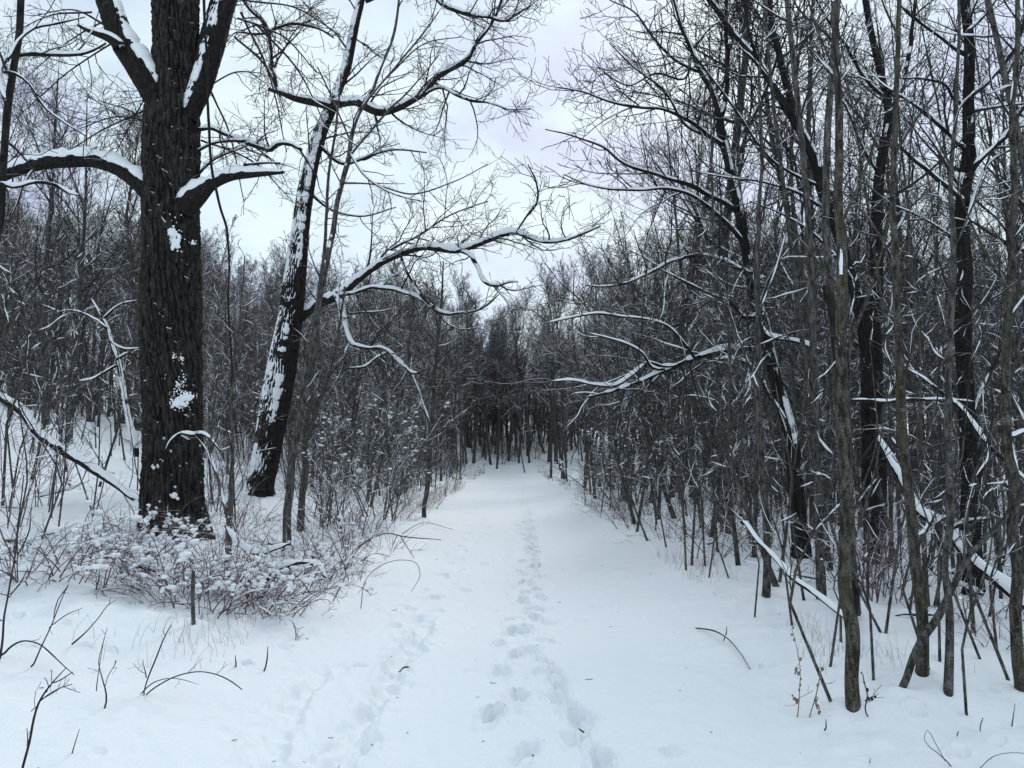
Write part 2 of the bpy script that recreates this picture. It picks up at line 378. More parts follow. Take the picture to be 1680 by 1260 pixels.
for _ in range(120):                                          # small marks of dropped snow and animal steps
    y = rgd.uniform(3, 40); DENTS.append((rgd.normal(.25, .55), y, rgd.uniform(.006, .022), rgd.uniform(.04, .1), rgd.uniform(.03, .07), rgd.uniform(0, 3)))
for _ in range(170):
    y = rgd.uniform(3, 14); x = rgd.choice([-1, 1]) * rgd.uniform(1.8, 6); DENTS.append((x, y, rgd.uniform(.005, .03), rgd.uniform(.03, .08), rgd.uniform(.03, .06), rgd.uniform(0, 3)))
OAKP = ground_hit(283, 868)
for px, py, h, r in ((245, 850, .14, .5), (120, 945, .16, .7), (30, 965, .15, .6), (225, 935, .14, .45), (330, 975, .12, .5), (440, 965, .12, .5), (515, 935, .08, .4), (150, 1010, .06, .8), (60, 1090, .05, .6),
                     (1500, 1090, .05, .4), (1405, 1172, .035, .16), (1520, 1118, .04, .2), (1560, 1150, .03, .15), (1640, 1010, .06, .5), (1350, 1010, .07, .5), (1250, 1060, .04, .7)):
    p = ground_hit(px, py); MOUNDS.append((p[0], p[1], h, r))

# ------------------------------------------------------------------ ground: one sheet, split where the path runs
def build_ground():
    a_in = np.radians(np.linspace(-44, 44, 860)); a_out = np.radians(np.linspace(44, 316, 90)[1:-1])
    ang = np.concatenate([a_in, a_out]); rr = np.concatenate([np.linspace(.05, 1.5, 8)[:-1], np.exp(np.linspace(math.log(1.5), math.log(150), 900)), [190, 260, 400, 800]])
    A, Rr = np.meshgrid(ang, rr); X, Y = Rr * np.sin(A), Rr * np.cos(A)
    Z = H(X, Y, True)
    n, k = X.shape
    V = np.stack([X, Y, Z], -1).reshape(-1, 3)
    Q = quads(1, n, k).reshape(-1, 4)[:, ::-1]
    c = V[Q].mean(1); onp = (np.abs(c[:, 0] - .05 * vnoise(c[:, 1] * .8, c[:, 1] * 0, 8)) < 2.15 + .15 * vnoise(c[:, 1] * .6, c[:, 1] * 0, 9)) & (c[:, 1] > -60) & (c[:, 1] < 72)
    for name, sel in (("path", onp), ("snowy_ground", ~onp)):
        q = Q[sel]; used, inv = np.unique(q, return_inverse=True)
        tag(link(name, mesh_of(name, V[used], inv.reshape(-1, 4), SNOW)), None, None, kind='structure')

# ------------------------------------------------------------------ the big oak by the path
def furrowed(P, r, k, amp, seed):
    """A stem surface with furrowed bark: ridges that run along it, broken up and braided."""
    P, r = P[None], r[None]; B, n, _ = P.shape; N, Bi = frames(P)
    s = np.concatenate([[0], np.cumsum(np.linalg.norm(np.diff(P[0], axis=0), axis=1))])
    th = np.arange(k) * 2 * math.pi / k
    S = s[:, None]; C, Sn = np.cos(th)[None], np.sin(th)[None]
    q = float(np.clip(.4 / np.median(r), 1, 4)) ** .7
    per = lambda fa, fz, sd: vnoise(S * fz * q + fa * C + 3 * sd, fa * Sn + .3 * S * fz * q + 17 * sd, sd)     # noise that closes round the stem
    nr = max(9, int(round(float(np.median(r)) * 2 * math.pi / float(np.clip(np.median(r) * .25, .022, .085)))))
    c = th[None] * nr / 2 / math.pi + 1.0 * per(2.2, 1.9, seed) + .5 * per(5, 4.6, seed + 1) + .22 * per(9, 11, seed + 2)
    tri = np.abs(2 * (c - np.floor(c)) - 1); gr = sst(.30, .92, tri) * (.75 + .5 * per(6, 3, seed + 3))
    c2 = c * 2.1 + .5 * per(11, 9, seed + 4); tr2 = np.abs(2 * (c2 - np.floor(c2)) - 1)
    d = amp * (.9 - 2.3 * gr - .55 * sst(.5, 1, tr2) + .45 * per(16, 13, seed + 5) + .3 * per(30, 30, seed + 6)) + amp * per(1.6, .9, seed + 7)
    rad = r[0][:, None] * (1 + 0 * C) + d * np.minimum(1, r[0][:, None] / .25)
    V = P[:, :, None] + rad[None, ..., None] * (np.cos(th)[None, None, :, None] * N[:, :, None] + np.sin(th)[None, None, :, None] * Bi[:, :, None])
    return V, quads(1, n, k)
def snow_patch(mb, rg, pts, d, rad, n, sx, sy):
    """A ragged cake of snow stuck to bark: PTS = (px, py, spread px)."""
    for px, py, sp_ in pts:
        for _ in range(n):
            q = rg.normal(0, .5, 2) * sp_
            c = at(px + q[0] * sx, py + q[1] * sy, d)
            f = max(.25, 1 - .6 * np.hypot(*q) / sp_)
            blob(mb, c, rad * f * rg.uniform(.6, 1.1), rg, (1, .55, 1.0), 9, 6)

def limb(parent, pts, d0, d1, m, rg, seed, k=14, snow=True, thick=1., gap=.12, cap=.1, step=.06, name='limb', slope=.9, furrow=0.0, wob=.25):
    P, r = trace(pts, d0, d1, step, wob, seed)
    if furrow: 
        mb = MB(); mb.add(*furrowed(P, r, 64, furrow, seed))
    else: mb = MB().tubes(P, r, k)
    o = mb.build(name, m, parent)
    if snow:
        s = MB(); snow_on(s, P, r, rg, 10, thick, gap, .006, cap, slope); s.build('snow', SNOW, o)
    return P, r

def build_oak():
    rg = np.random.default_rng(11)
    d = float(OAKP[1]); base = OAKP.copy(); base[2] -= .1
    root = thing('oak_tree', 'massive dark oak with deeply furrowed trunk and snow clumps stuck to its bark', 'tree', base)
    tp = [(290, 900, 118), (287, 872, 107), (284, 838, 96), (284, 760, 89), (284, 700, 86), (281, 600, 86), (279, 500, 86), (279, 420, 84), (278, 330, 83), (278, 250, 82), (280, 200, 79), (284, 140, 71), (287, 80, 66), (288, 0, 66), (289, -120, 63), (293, -300, 55), (301, -520, 42), (312, -760, 26), (318, -900, 13)]
    P, r = trace(tp, d, d, .022, .25, 3)
    mb = MB(); mb.add(*furrowed(P, r, 300, .027, 7))
    for (a, b, c) in (((292, 850, 60), (305, 880, 44), (318, 905, 26)), ((262, 850, 56), (245, 875, 40), (228, 900, 22)), ((285, 830, 30), (296, 868, 26), (300, 900, 20))):
        Pf, rf = trace([a, b, c], d - .25, d - .35, .04, .1); mb.tubes(Pf, rf, 12)
    trunk = mb.build('trunk', OAK, root)
    s = MB(); f = d - .375
    snow_patch(s, rg, [(289, 392, 17), (287, 400, 14), (283, 380, 12)], f, .036, 34, .8, .9)
    snow_patch(s, rg, [(280, 357, 16), (268, 366, 14), (318, 398, 6)], f, .022, 9, 1.2, .8)
    s.build('snow_patch', SNOW, trunk)
    s = MB(); snow_patch(s, rg, [(296, 660, 22), (300, 655, 18), (290, 662, 18), (308, 650, 14)], f, .034, 34, .9, .55)
    snow_patch(s, rg, [(292, 632, 13), (300, 622, 12), (270, 618, 7), (285, 585, 7), (298, 588, 6), (282, 640, 10), (296, 640, 16)], f, .018, 16, .7, 1.3)
    s.build('snow_patch', SNOW, trunk)
    s = MB(); snow_patch(s, rg, [(250, 845, 22), (262, 832, 14), (285, 815, 10), (255, 765, 6)], f - .03, .05, 10, 1, .6); s.build('snow_patch', SNOW, trunk)
    crown = MB(); cs = MB(); sets = []
    L_ = [([(268, 195, 40), (250, 150, 44), (226, 108, 44), (200, 64, 42), (181, 15, 40), (160, -60, 37), (120, -190, 30), (60, -360, 22), (20, -520, 12)], d - .1, d - 1.2, LIMB, 1.25, .16, .012),
          ([(308, 195, 30), (326, 150, 36), (342, 95, 40), (356, 40, 42), (372, -15, 40), (400, -110, 36), (450, -260, 28), (520, -420, 18), (560, -560, 9)], d - .1, d + .6, LIMB, 1.3, .16, .012),
          ([(250, 318, 34), (230, 298, 32), (200, 278, 28), (160, 264, 26), (112, 262, 25), (70, 264, 24), (30, 274, 23), (-8, 290, 22), (-90, 320, 17), (-190, 330, 9)], d - .1, d - .8, LIMB, 1.1, .1, .01),
          ([(300, 345, 44), (326, 318, 34), (345, 302, 22), (372, 289, 18), (410, 285, 14), (440, 284, 10), (466, 283, 5)], d - .15, d - .6, LIMB, 1.5, .11, 0)]
    for i, (pts, a, b, m, th, cap, fu) in enumerate(L_):
        Pl, rl = limb(root, pts, a, b, m, rg, 20 + i, 18, True, th, -.2, cap, .05, furrow=fu)
        if i < 3: sets.append((Pl[len(Pl) // 3:], rl[len(rl) // 3:]))
    # the broken stub, the thin drooping boughs and the fork above the frame
    limb(root, [(196, 78, 20), (176, 62, 15), (150, 52, 10), (127, 41, 4)], d - .5, d - .7, LIMB, rg, 31, 12, True, 1.1, -.2, .06)
    for pts, a, b in (([(322, 213, 7), (345, 211, 7), (370, 221, 8), (398, 231, 8), (425, 242, 9), (445, 246, 9), (455, 237, 8), (475, 236, 7), (495, 246, 6)], d, d - .3),
                      ([(322, 248, 5), (350, 234, 5), (390, 230, 6), (402, 231, 5)], d, d - .2),
                      ([(323, 285, 4), (350, 262, 4), (390, 245, 3), (440, 225, 2)], d + .1, d - .2),
                      ([(400, 270, 6), (430, 266, 5), (460, 268, 3)], d - .4, d - .6)):
        Pl, rl = limb(root, pts, a, b, LIMB, rg, 40, 8, True, 1.0, .05, .04); sets.append((Pl, rl))
    for pts, dd in (([(290, -380, 40), (240, -480, 30), (190, -640, 18), (170, -780, 8)], -.5), ([(300, -560, 32), (360, -660, 24), (440, -760, 12)], .8), ([(292, -200, 30), (360, -300, 24), (430, -420, 16), (520, -520, 8)], 1.5)):
        Pl, rl = limb(root, pts, d, d + dd, LIMB, rg, 50, 10, True, .8, .3, .05, .12); sets.append((Pl, rl))
    for Pl, rl in sets:
        twig_out(crown, rg, Pl, rl, (2.8, 5.0, 6.0), (1.5, .7, .3), .0032, .2, .0, 3, snow=cs, sthick=.8)
    # drooping twiggy sprays that hang beside the trunk
    for (x0, y0, x1, y1) in ((250, 200, 120, 215), (170, 40, 60, 25), (385, 60, 470, 190), (390, 30, 520, 120), (260, 235, 160, 165), (330, 150, 430, 120), (400, 0, 560, 60), (200, 60, 20, 200), (330, 230, 480, 330), (240, 180, 60, 290), (180, 30, 40, 130), (395, 20, 470, 250), (260, 120, 190, 250), (330, 120, 400, 330), (150, 20, 10, 60), (420, 40, 540, 220)):
        P_, r_ = trace([(x0, y0, 4), ((x0 + x1) / 2 + 8, (y0 + y1) / 2 - 16, 3), (x1, y1, 1.5)], d + .2, d + rg.uniform(-.6, .8)); crown.tubes(P_, r_, 4)
        twig_out(crown, rg, P_, r_, (4.5, 5.5, 5), (.9, .4, .2), .0034, .18, -.01, 3)
    crown.build('crown', TWIG, root); cs.build('snow', SNOW, root)
build_oak()

def vine():
    rg = np.random.default_rng(3); d = float(OAKP[1]) - .75
    P, r = trace([(331, -60, 5), (334, 0, 5), (338, 60, 5), (341, 110, 5), (343, 200, 5), (346, 260, 4.5), (356, 320, 4.5), (370, 372, 4), (376, 430, 3.5), (374, 500, 3), (380, 600, 2.5), (378, 700, 2.5), (384, 800, 2.5), (386, 880, 2.5)], d, d - .3, .08, .4)
    tag(MB().tubes(P, r, 6).build('vine', LIMB), 'thin dark vine hanging straight down just beside the massive oak', 'vine')
vine()

# ------------------------------------------------------------------ traced trees
def base_at(px, py): return ground_hit(px, py)
def traced(name, label, cat, stem, m, seed, dd=0., limbs=(), twigs=None, group=None, k=12, crown_m=None, snow_stem=None, flare=True, tm=None, depth=None, wob=.3, furrow=0):
    """A tree from its photographed outline. STEM = [(px, py, width)...] from the ground up; LIMBS = [(points, d0 offset, d1 offset, snow?)]."""
    rg = np.random.default_rng(seed)
    if depth is None:
        b = base_at(stem[0][0], stem[0][1]); d = float(b[1])
    else:
        d = depth; q = at(stem[0][0], stem[0][1], d); b = np.array([q[0], q[1], float(H(q[0], q[1]))])
    root = thing(name, label, cat, b - np.array([0, 0, .05]), group)
    w0 = stem[0][2] / 2 / F_PX * d; MOUNDS.append((b[0] + .3 * w0, b[1] + 1.2 * w0,   .06, w0 * 2.2 + .10)); MOUNDS.append((b[0] - .2 * w0, b[1] - .8 * w0, -.03, w0 * 1.3 + .03))
    pts = list(stem)
    if flare:
        x, y, w = pts[0]; pts = [(x, y + 200 / d, w * (1.25 if w > 24 else 1.12))] + [(x, y - 10, w * 1.03)] + pts[1:]
    P, r = trace(pts, d, d + dd, .06, wob, seed)
    mb = MB()
    if furrow: mb.add(*furrowed(*trace(pts, d, d + dd, .025, wob, seed), furrow[1], furrow[0], seed))
    else: mb.tubes(P, r, k)
    tr = mb.build('trunk', m, root)
    if snow_stem:
        s = MB(); snow_on(s, P, r, rg, 9, snow_stem[0], snow_stem[1], .004, .05, snow_stem[2])
        for a_, b_, th_, gp_, wd_ in snow_stem[3:]: i0, i1 = int(len(P) * a_), int(len(P) * b_); snow_on(s, P[i0:i1], r[i0:i1], rg, 12, th_, gp_, .004, .035, 1.02, wd_)
        s.build('snow', SNOW, tr)
    crown, cs = MB(), MB(); sets = []
    for lp in limbs:
        lpts, a, b2 = lp[:3]; sn = lp[3] if len(lp) > 3 else 1.; den = lp[4] if len(lp) > 4 else 1.
        Pl, rl = limb(root, lpts, d + a, d + b2, lp[5] if len(lp) > 5 else m, rg, seed + len(sets), 9, sn > 0, sn, .28, .06, .07)
        sets.append((Pl, rl, den))
    tw = dict(dens=(2.2, 4, 5), L=(1.2, .55, .28), rtip=.0038, wig=.15, up=.03, levels=3, ang=50, sthick=.8); tw.update(twigs or {})
    st = tw.pop('stem', (0.35, 1.0, 1.0)); mul = tw.pop('mul', 1.)
    if st:
        n = len(P); a, b_ = int(n * st[0]), int(n * st[1]); dn = tuple(q * (st[2] if i == 0 else 1) * mul for i, q in enumerate(tw['dens']))
        twig_out(crown, rg, P[a:b_], r[a:b_], **{**tw, 'dens': dn}, snow=cs, t0=.0)
    for Pl, rl, den in sets:
        if den > 0: twig_out(crown, rg, Pl, rl, **{**tw, 'dens': tuple(q * (den if i == 0 else 1) * mul for i, q in enumerate(tw['dens']))}, snow=cs)
    if crown.n: crown.build('crown', crown_m or TWIG, root)
    if cs.n: cs.build('snow', SNOW, root)
    return root, d

# the leaning, snow-plastered tree behind the oak with its long snowy bough over the path
traced('leaning_tree', 'leaning dark tree plastered with white snow, one long snowy bough arching over the path', 'tree',
  [(428, 812, 52), (436, 760, 47), (446, 690, 44), (461, 600, 42), (476, 520, 38), (486, 440, 34), (494, 370, 28), (502, 310, 26), (513, 255, 24), (527, 210, 21), (545, 170, 19), (556, 140, 16), (566, 115, 16), (575, 75, 15), (583, 35, 14), (592, 0, 13), (604, -80, 11), (625, -200, 8), (640, -300, 3)], LEAN, 71, -1.0,
  [([(486, 522, 22), (505, 508, 19), (530, 494, 17), (558, 484, 16), (590, 457, 14), (622, 432, 13), (660, 416, 11), (700, 406, 11), (722, 409, 11), (750, 412, 10), (772, 404, 10), (800, 392, 9), (846, 382, 8), (868, 390, 7), (892, 396, 7), (930, 392, 6), (958, 382, 5), (985, 371, 3)], 0, -3.2, 1.5, .9),
   ([(545, 172, 18), (562, 168, 17), (582, 166, 17), (602, 176, 17), (622, 184, 16), (645, 180, 14), (680, 163, 12), (700, 150, 11), (714, 131, 10), (735, 116, 9), (764, 98, 8), (782, 72, 7), (800, 50, 6), (815, 20, 5), (828, -20, 4), (850, -80, 2)], -.9, -2.0, 1.0, 1.3),
   ([(545, 176, 14), (527, 170, 15), (508, 165, 15), (485, 160, 13), (462, 152, 10), (441, 147, 6)], -.9, -1.3, 1.2, .6),
   ([(456, 150, 8), (452, 138, 8), (446, 105, 8), (441, 72, 8), (438, 50, 8), (425, 30, 7), (408, 12, 6), (392, -8, 5), (360, -60, 3)], -1.2, -1.6, .9, 1.0),
   ([(439, 54, 6), (456, 45, 6), (474, 38, 6), (500, 42, 5), (525, 48, 4), (548, 62, 3)], -1.3, -1.2, .8, 1.0),
   ([(436, 55, 4), (415, 55, 4), (390, 52, 3), (370, 70, 2)], -1.3, -1.8, .5, 1),
   ([(758, 412, 7), (774, 420, 7), (783, 436, 7), (790, 456, 7), (800, 466, 7), (815, 468, 6), (834, 462, 5), (850, 462, 3)], -2.0, -2.6, .9, .6),
   ([(812, 466, 5), (820, 480, 4), (834, 495, 4), (846, 524, 2)], -2.3, -2.6, .3, .5),
   ([(556, 484, 7), (585, 480, 6), (610, 472, 6), (640, 474, 6), (664, 480, 6), (690, 490, 6), (712, 508, 6), (730, 515, 6), (760, 512, 5), (785, 508, 4), (806, 494, 4), (820, 482, 2)], -.6, -2.4, .9, .7),
   ([(658, 418, 5), (664, 440, 5), (678, 462, 5), (694, 488, 5), (712, 506, 4)], -1.3, -1.8, .2, .3),
   ([(550, 480, 8), (562, 515, 8), (568, 540, 7), (578, 562, 7), (600, 570, 6), (630, 573, 6), (648, 586, 6), (664, 602, 5), (674, 612, 5), (690, 612, 3)], -.8, -1.5, .9, .9),
   ([(640, 576, 4), (615, 588, 4), (600, 600, 4), (570, 604, 3)], -1.2, -1.4, .8, .7),
   ([(700, 152, 6), (722, 142, 6), (748, 155, 6), (770, 163, 5), (800, 168, 4), (840, 180, 3), (870, 178, 2)], -1.6, -2.4, .7, 1.5),
   ([(640, 410, 5), (680, 390, 4), (740, 352, 3), (800, 330, 2)], -1.2, -.6, .4, 1.3),
   ([(846, 382, 5), (866, 352, 4), (882, 330, 4), (880, 300, 3), (866, 270, 2)], -2.4, -2.6, .1, 1.4),
   ([(600, 2, 8), (700, -40, 9), (722, 2, 8), (745, 15, 8), (765, 23, 7), (800, 29, 6), (830, 33, 5), (850, 22, 4), (872, 8, 2)], -1, -2, .9, 1.5),
   ([(500, 310, 6), (545, 345, 4), (590, 355, 3), (650, 340, 2)], -.4, .6, .6, 1.0), ([(520, 236, 7), (560, 268, 6), (600, 258, 5), (640, 246, 4), (700, 250, 2)], -.6, .6, .9, 1.2)],
  twigs=dict(dens=(2.8, 4.8, 6.0), L=(1.8, .8, .36), rtip=.0046, wig=.2, stem=(.45, 1, .9)), snow_stem=(.8, .8, 1.02, (.33, .48, .75, -.15, (-.42, -.8, .45)), (.46, .61, .8, -.3, (-.42, -.8, .45)), (.60, .84, .8, .0, (-.6, -.45, .5)), (.11, .19, .4, .25, (-.5, -.6, .4)), (.2, .30, .35, .55, (-.6, -.5, .4))), furrow=(.013, 140))

# slender stems left of the path
traced('slender_tree', 'slender grey tree rising from low brush between the massive oak and the path', 'tree',
  [(470, 925, 15), (474, 830, 14), (480, 765, 13), (491, 690, 12), (506, 600, 12), (521, 505, 11), (533, 450, 10), (545, 380, 9), (558, 310, 8), (568, 265, 8), (580, 210, 7), (614, 140, 6), (632, 95, 5), (648, 50, 5), (655, 0, 4), (658, -80, 2)], GREY, 81, .6,
  [([(568, 262, 5), (600, 225, 4), (640, 178, 4), (670, 150, 3), (720, 90, 2)], .3, .6, .3, 1.), ([(590, 180, 4), (640, 120, 3), (690, 60, 3), (720, 20, 2)], .3, 1, .2, 1.),
   ([(575, 232, 4), (562, 200, 3), (540, 150, 3), (520, 110, 2)], .4, .2, .3, 1.), ([(560, 300, 4), (610, 302, 3), (680, 318, 3), (740, 300, 2), (800, 270, 1.5)], .3, .4, .2, 1.), ([(572, 250, 4), (600, 290, 4), (650, 320, 3), (690, 330, 2)], .3, 0, .6, 1), ([(600, 165, 3), (650, 112, 3), (700, 70, 2), (760, 60, 1.5)], .5, .9, .3, 1)],
  twigs=dict(dens=(2.5, 3.4, 4), L=(.9, .4, .2), rtip=.0032, stem=(.4, 1, .8)), snow_stem=(.6, .75, 1.02))
traced('slender_tree', 'second slender grey stem just behind the slender tree by the oak, forked low', 'tree',
  [(492, 872, 12), (497, 800, 11), (503, 720, 10), (510, 640, 9), (518, 560, 8), (524, 480, 7), (534, 400, 6), (538, 300, 5), (552, 200, 4), (560, 120, 2)], GREY, 82, .4,
  [([(503, 722, 8), (524, 660, 6), (545, 600, 5), (556, 540, 4), (566, 470, 3)], .1, .4, .4, 1.)], twigs=dict(dens=(2.5, 3.6, 4), L=(.9, .4, .2), rtip=.0038, stem=(.35, 1, 1)))
traced('slender_tree', 'straight dark stem standing at the path edge left of the snowy trail', 'tree',
  [(697, 850, 8), (702, 790, 8), (706, 720, 7), (712, 650, 6), (716, 580, 5), (724, 500, 4), (728, 430, 2)], WOOD, 83, .3,
  [([(706, 700, 5), (690, 650, 4), (672, 600, 3), (668, 560, 2)], 0, .3, .8, 1.)], twigs=dict(dens=(4, 4.5, 4), L=(1.2, .55, .25), rtip=.005, stem=(.25, 1, 1)), crown_m=TWIGS)
traced('slender_tree', 'thin brown stem growing up through the snowy brush heap before the oak', 'tree',
  [(372, 952, 11), (373, 900, 10), (374, 850, 9), (378, 800, 8), (383, 740, 6), (380, 660, 5), (392, 570, 4), (396, 480, 3), (402, 420, 1.5)], GREY, 84, .2,
  [([(374, 850, 6), (358, 790, 5), (346, 740, 4), (352, 690, 2)], 0, .2, .6, 1.)], twigs=dict(dens=(3, 3.5, 3), L=(.6, .3, .15), rtip=.0028, stem=(.35, 1, 1)))
traced('stump_stem', 'short cut stem standing upright in the snow before the brush heap', 'tree stem', [(318, 1030, 6.5), (317, 985, 6), (318, 938, 5.6), (318, 935, 5), (318, 934, 1)], GREY, 85, 0, twigs=dict(stem=None))
traced('edge_tree', 'dark slender trunk at the edge of the scene, its snowy bough reaching toward the oak', 'tree',
  [(-50, 980, 22), (-38, 800, 19), (-24, 600, 17), (-8, 420, 15), (2, 310, 13), (8, 230, 12), (14, 165, 12), (22, 120, 11), (28, 60, 11), (35, 0, 11), (40, -100, 9), (36, -260, 6), (30, -380, 2)], LIMB, 86, .2,
  [([(8, 165, 6), (0, 120, 7), (14, 93, 7), (40, 88, 7), (90, 87, 7), (130, 87, 6), (152, 82, 5), (174, 71, 3)], 0, .5, 1., .8),
   ([(6, 118, 5), (25, 122, 5), (48, 138, 4), (62, 160, 4), (75, 178, 4), (100, 197, 3), (142, 224, 2)], 0, .3, .5, 1.), ([(12, 100, 5), (30, 66, 5), (55, 46, 4), (95, 38, 4), (140, 28, 2)], 0, .4, .8, 1.),
   ([(-2, 300, 7), (20, 306, 7), (60, 298, 7), (92, 303, 6), (112, 316, 4), (130, 320, 2)], 0, .6, 1.4, .5)],
  twigs=dict(dens=(2.2, 3.2, 4), L=(.9, .4, .2), rtip=.0036, stem=(.5, 1, 1)))
traced('snowy_sapling', 'snow-coated leaning sapling standing out white just left of the oak trunk', 'sapling',
  [(222, 735, 10), (215, 700, 9), (205, 655, 8), (196, 610, 7), (186, 575, 6), (176, 540, 5), (168, 520, 3), (150, 490, 2)], LEAN, 87, .3,
  [([(193, 600, 5), (170, 612, 4), (150, 622, 4), (130, 624, 2)], 0, .3, .8, .8), ([(176, 540, 4), (150, 520, 3), (110, 510, 3), (88, 515, 2)], .2, .4, .8, .8), ([(170, 522, 4), (195, 500, 3), (230, 492, 2)], .2, .4, .8, .8),
   ([(190, 590, 4), (212, 580, 4), (232, 594, 2)], .1, .4, .8, .8), ([(180, 560, 3), (205, 572, 3), (230, 570, 2)], .1, 0, .8, .8)],
  twigs=dict(dens=(2.5, 3, 3), L=(.7, .35, .2), rtip=.005, stem=(.3, 1, 1), sthick=.9), crown_m=TWIGS, snow_stem=(1.3, .2, 1.02), depth=14.)

# right of the path, nearest first
traced('mossy_tree', 'nearest mossy green-brown trunk in the snow right of the path', 'tree',
  [(1401, 1168, 22), (1400, 1120, 21), (1397, 1060, 21), (1393, 1000, 21), (1389, 930, 22), (1386, 850, 22), (1384, 760, 20), (1383, 690, 20), (1381, 600, 18), (1379, 500, 18), (1378, 400, 16), (1377, 300, 14), (1375, 200, 12.5), (1373, 100, 11.5), (1369, 0, 10.5), (1364, -160, 9), (1360, -350, 7), (1366, -560, 5), (1370, -800, 2)], MOSS, 91, .1,
  [([(1383, 640, 8), (1398, 560, 6), (1430, 470, 5), (1450, 400, 3), (1462, 330, 2)], 0, .3, 0, 1.), ([(1380, 480, 7), (1350, 440, 5), (1318, 400, 4), (1290, 372, 2)], 0, .4, 0, 1.), ([(1378, 372, 6), (1410, 300, 5), (1432, 240, 4), (1450, 150, 2)], 0, -.2, 0, 1.), ([(1375, 130, 5), (1350, 70, 4), (1320, -20, 3), (1300, -100, 2)], 0, .3, 0, 1.)],
  twigs=dict(dens=(2.8, 3.6, 3), L=(.7, .35, .18), rtip=.002, stem=(.4, 1, .8)), k=20, snow_stem=(.5, .95, 1.02), furrow=(.006, 96))
traced('mossy_tree', 'slim mossy trunk with a curved foot, second tree out from the nearest trunk', 'tree',
  [(1512, 1116, 19), (1514, 1080, 18), (1513, 1040, 17), (1508, 985, 17), (1503, 930, 17), (1496, 850, 16), (1486, 760, 15), (1480, 690, 15), (1476, 600, 13), (1473, 520, 12), (1470, 420, 11), (1468, 300, 10), (1469, 200, 9), (1472, 100, 8), (1476, 0, 7.5), (1480, -160, 6), (1476, -400, 4), (1480, -560, 2)], MOSS, 92, .2,
  [([(1478, 640, 5), (1500, 560, 4), (1530, 480, 3), (1560, 420, 2)], 0, .3, 0, 1.), ([(1470, 440, 5), (1440, 380, 4), (1400, 330, 3), (1360, 300, 2)], 0, .3, 0, 1.), ([(1469, 250, 4), (1500, 200, 4), (1540, 140, 3), (1560, 60, 2)], 0, .2, 0, 1.), ([(1474, 60, 4), (1450, 10, 3), (1430, -60, 2)], 0, .2, 0, 1.)],
  twigs=dict(dens=(2.8, 3.6, 3), L=(.7, .35, .18), rtip=.0023, stem=(.4, 1, .8)), k=16, snow_stem=(.5, .9, 1.02), furrow=(.0055, 80))
traced('crooked_stem', 'thin crooked stem slanting across the foot of the slim mossy trunk', 'tree stem',
  [(1477, 1150, 11), (1486, 1110, 11), (1496, 1078, 11), (1508, 1052, 11), (1532, 1018, 12), (1560, 968, 10), (1590, 910, 9), (1620, 880, 8), (1660, 836, 6), (1700, 790, 4), (1740, 730, 2)], GREY, 93, .5,
  [([(1560, 968, 6), (1580, 930, 5), (1584, 860, 4), (1600, 780, 2)], .2, .4, .3, 1)], twigs=dict(dens=(2.5, 3, 3), L=(.6, .3, .15), rtip=.0023, stem=(.4, 1, 1)), k=12)
traced('slender_tree', 'straight dark pole-thin trunk between the slim mossy trunk and the frame-side trunk', 'tree',
  [(1555, 1146, 14), (1557, 1080, 13), (1558, 1000, 12), (1557, 900, 12), (1556, 800, 11.5), (1555, 700, 11), (1556, 600, 10), (1559, 500, 9), (1562, 400, 8), (1560, 300, 7), (1566, 200, 6), (1572, 80, 5), (1574, -60, 4), (1580, -200, 2)], GREY, 94, .2,
  [([(1556, 560, 4), (1540, 500, 3), (1512, 430, 2)], 0, .2, 0, 1.), ([(1561, 420, 4), (1590, 350, 3), (1620, 280, 2)], 0, .2, 0, 1.), ([(1562, 280, 4), (1530, 210, 3), (1510, 130, 2)], 0, .2, 0, 1.)],
  twigs=dict(dens=(2.8, 3.6, 3), L=(.7, .35, .18), rtip=.0023, stem=(.35, 1, .8)), k=14)
traced('mossy_tree', 'mottled trunk with snow down its side where the slanting snowy log ends', 'tree',
  [(1676, 1134, 20), (1670, 1080, 18), (1664, 1000, 17), (1661, 900, 16), (1657, 800, 16), (1651, 700, 15), (1652, 600, 14), (1655, 500, 13), (1660, 420, 12), (1664, 300, 11), (1660, 200, 9), (1668, 80, 8), (1672, -60, 6), (1680, -300, 2)], MOSS, 95, .1,
  [([(1654, 640, 6), (1690, 720, 6), (1740, 800, 3)], 0, .3, .9, .5), ([(1650, 720, 7), (1690, 705, 6), (1730, 700, 3)], 0, .2, 1.0, .5), ([(1656, 480, 6), (1620, 420, 5), (1590, 360, 3), (1570, 300, 2)], 0, .3, 0, 1.)],
  twigs=dict(dens=(2.8, 3.6, 3), L=(.7, .35, .18), rtip=.0023, stem=(.35, 1, .8)), k=16, snow_stem=(.7, .62, 1.02), furrow=(.0055, 80))
traced('dead_snag', 'dead black snag with a broken top standing right behind the nearest mossy trunk', 'dead tree',
  [(1392, 1015, 20), (1389, 900, 19), (1386, 790, 18), (1384, 700, 17), (1379, 620, 16), (1372, 560, 15), (1364, 510, 14), (1357, 478, 13), (1354, 468, 7)], LIMB, 96, 0,
  [([(1384, 690, 6), (1396, 650, 6), (1398, 640, 3)], -.1, -.2, 1.6, 0), ([(1379, 640, 8), (1376, 610, 6), (1372, 600, 3)], -.1, -.2, 1.5, 0)], twigs=dict(stem=None), snow_stem=(.9, .75, 1.02), k=14)
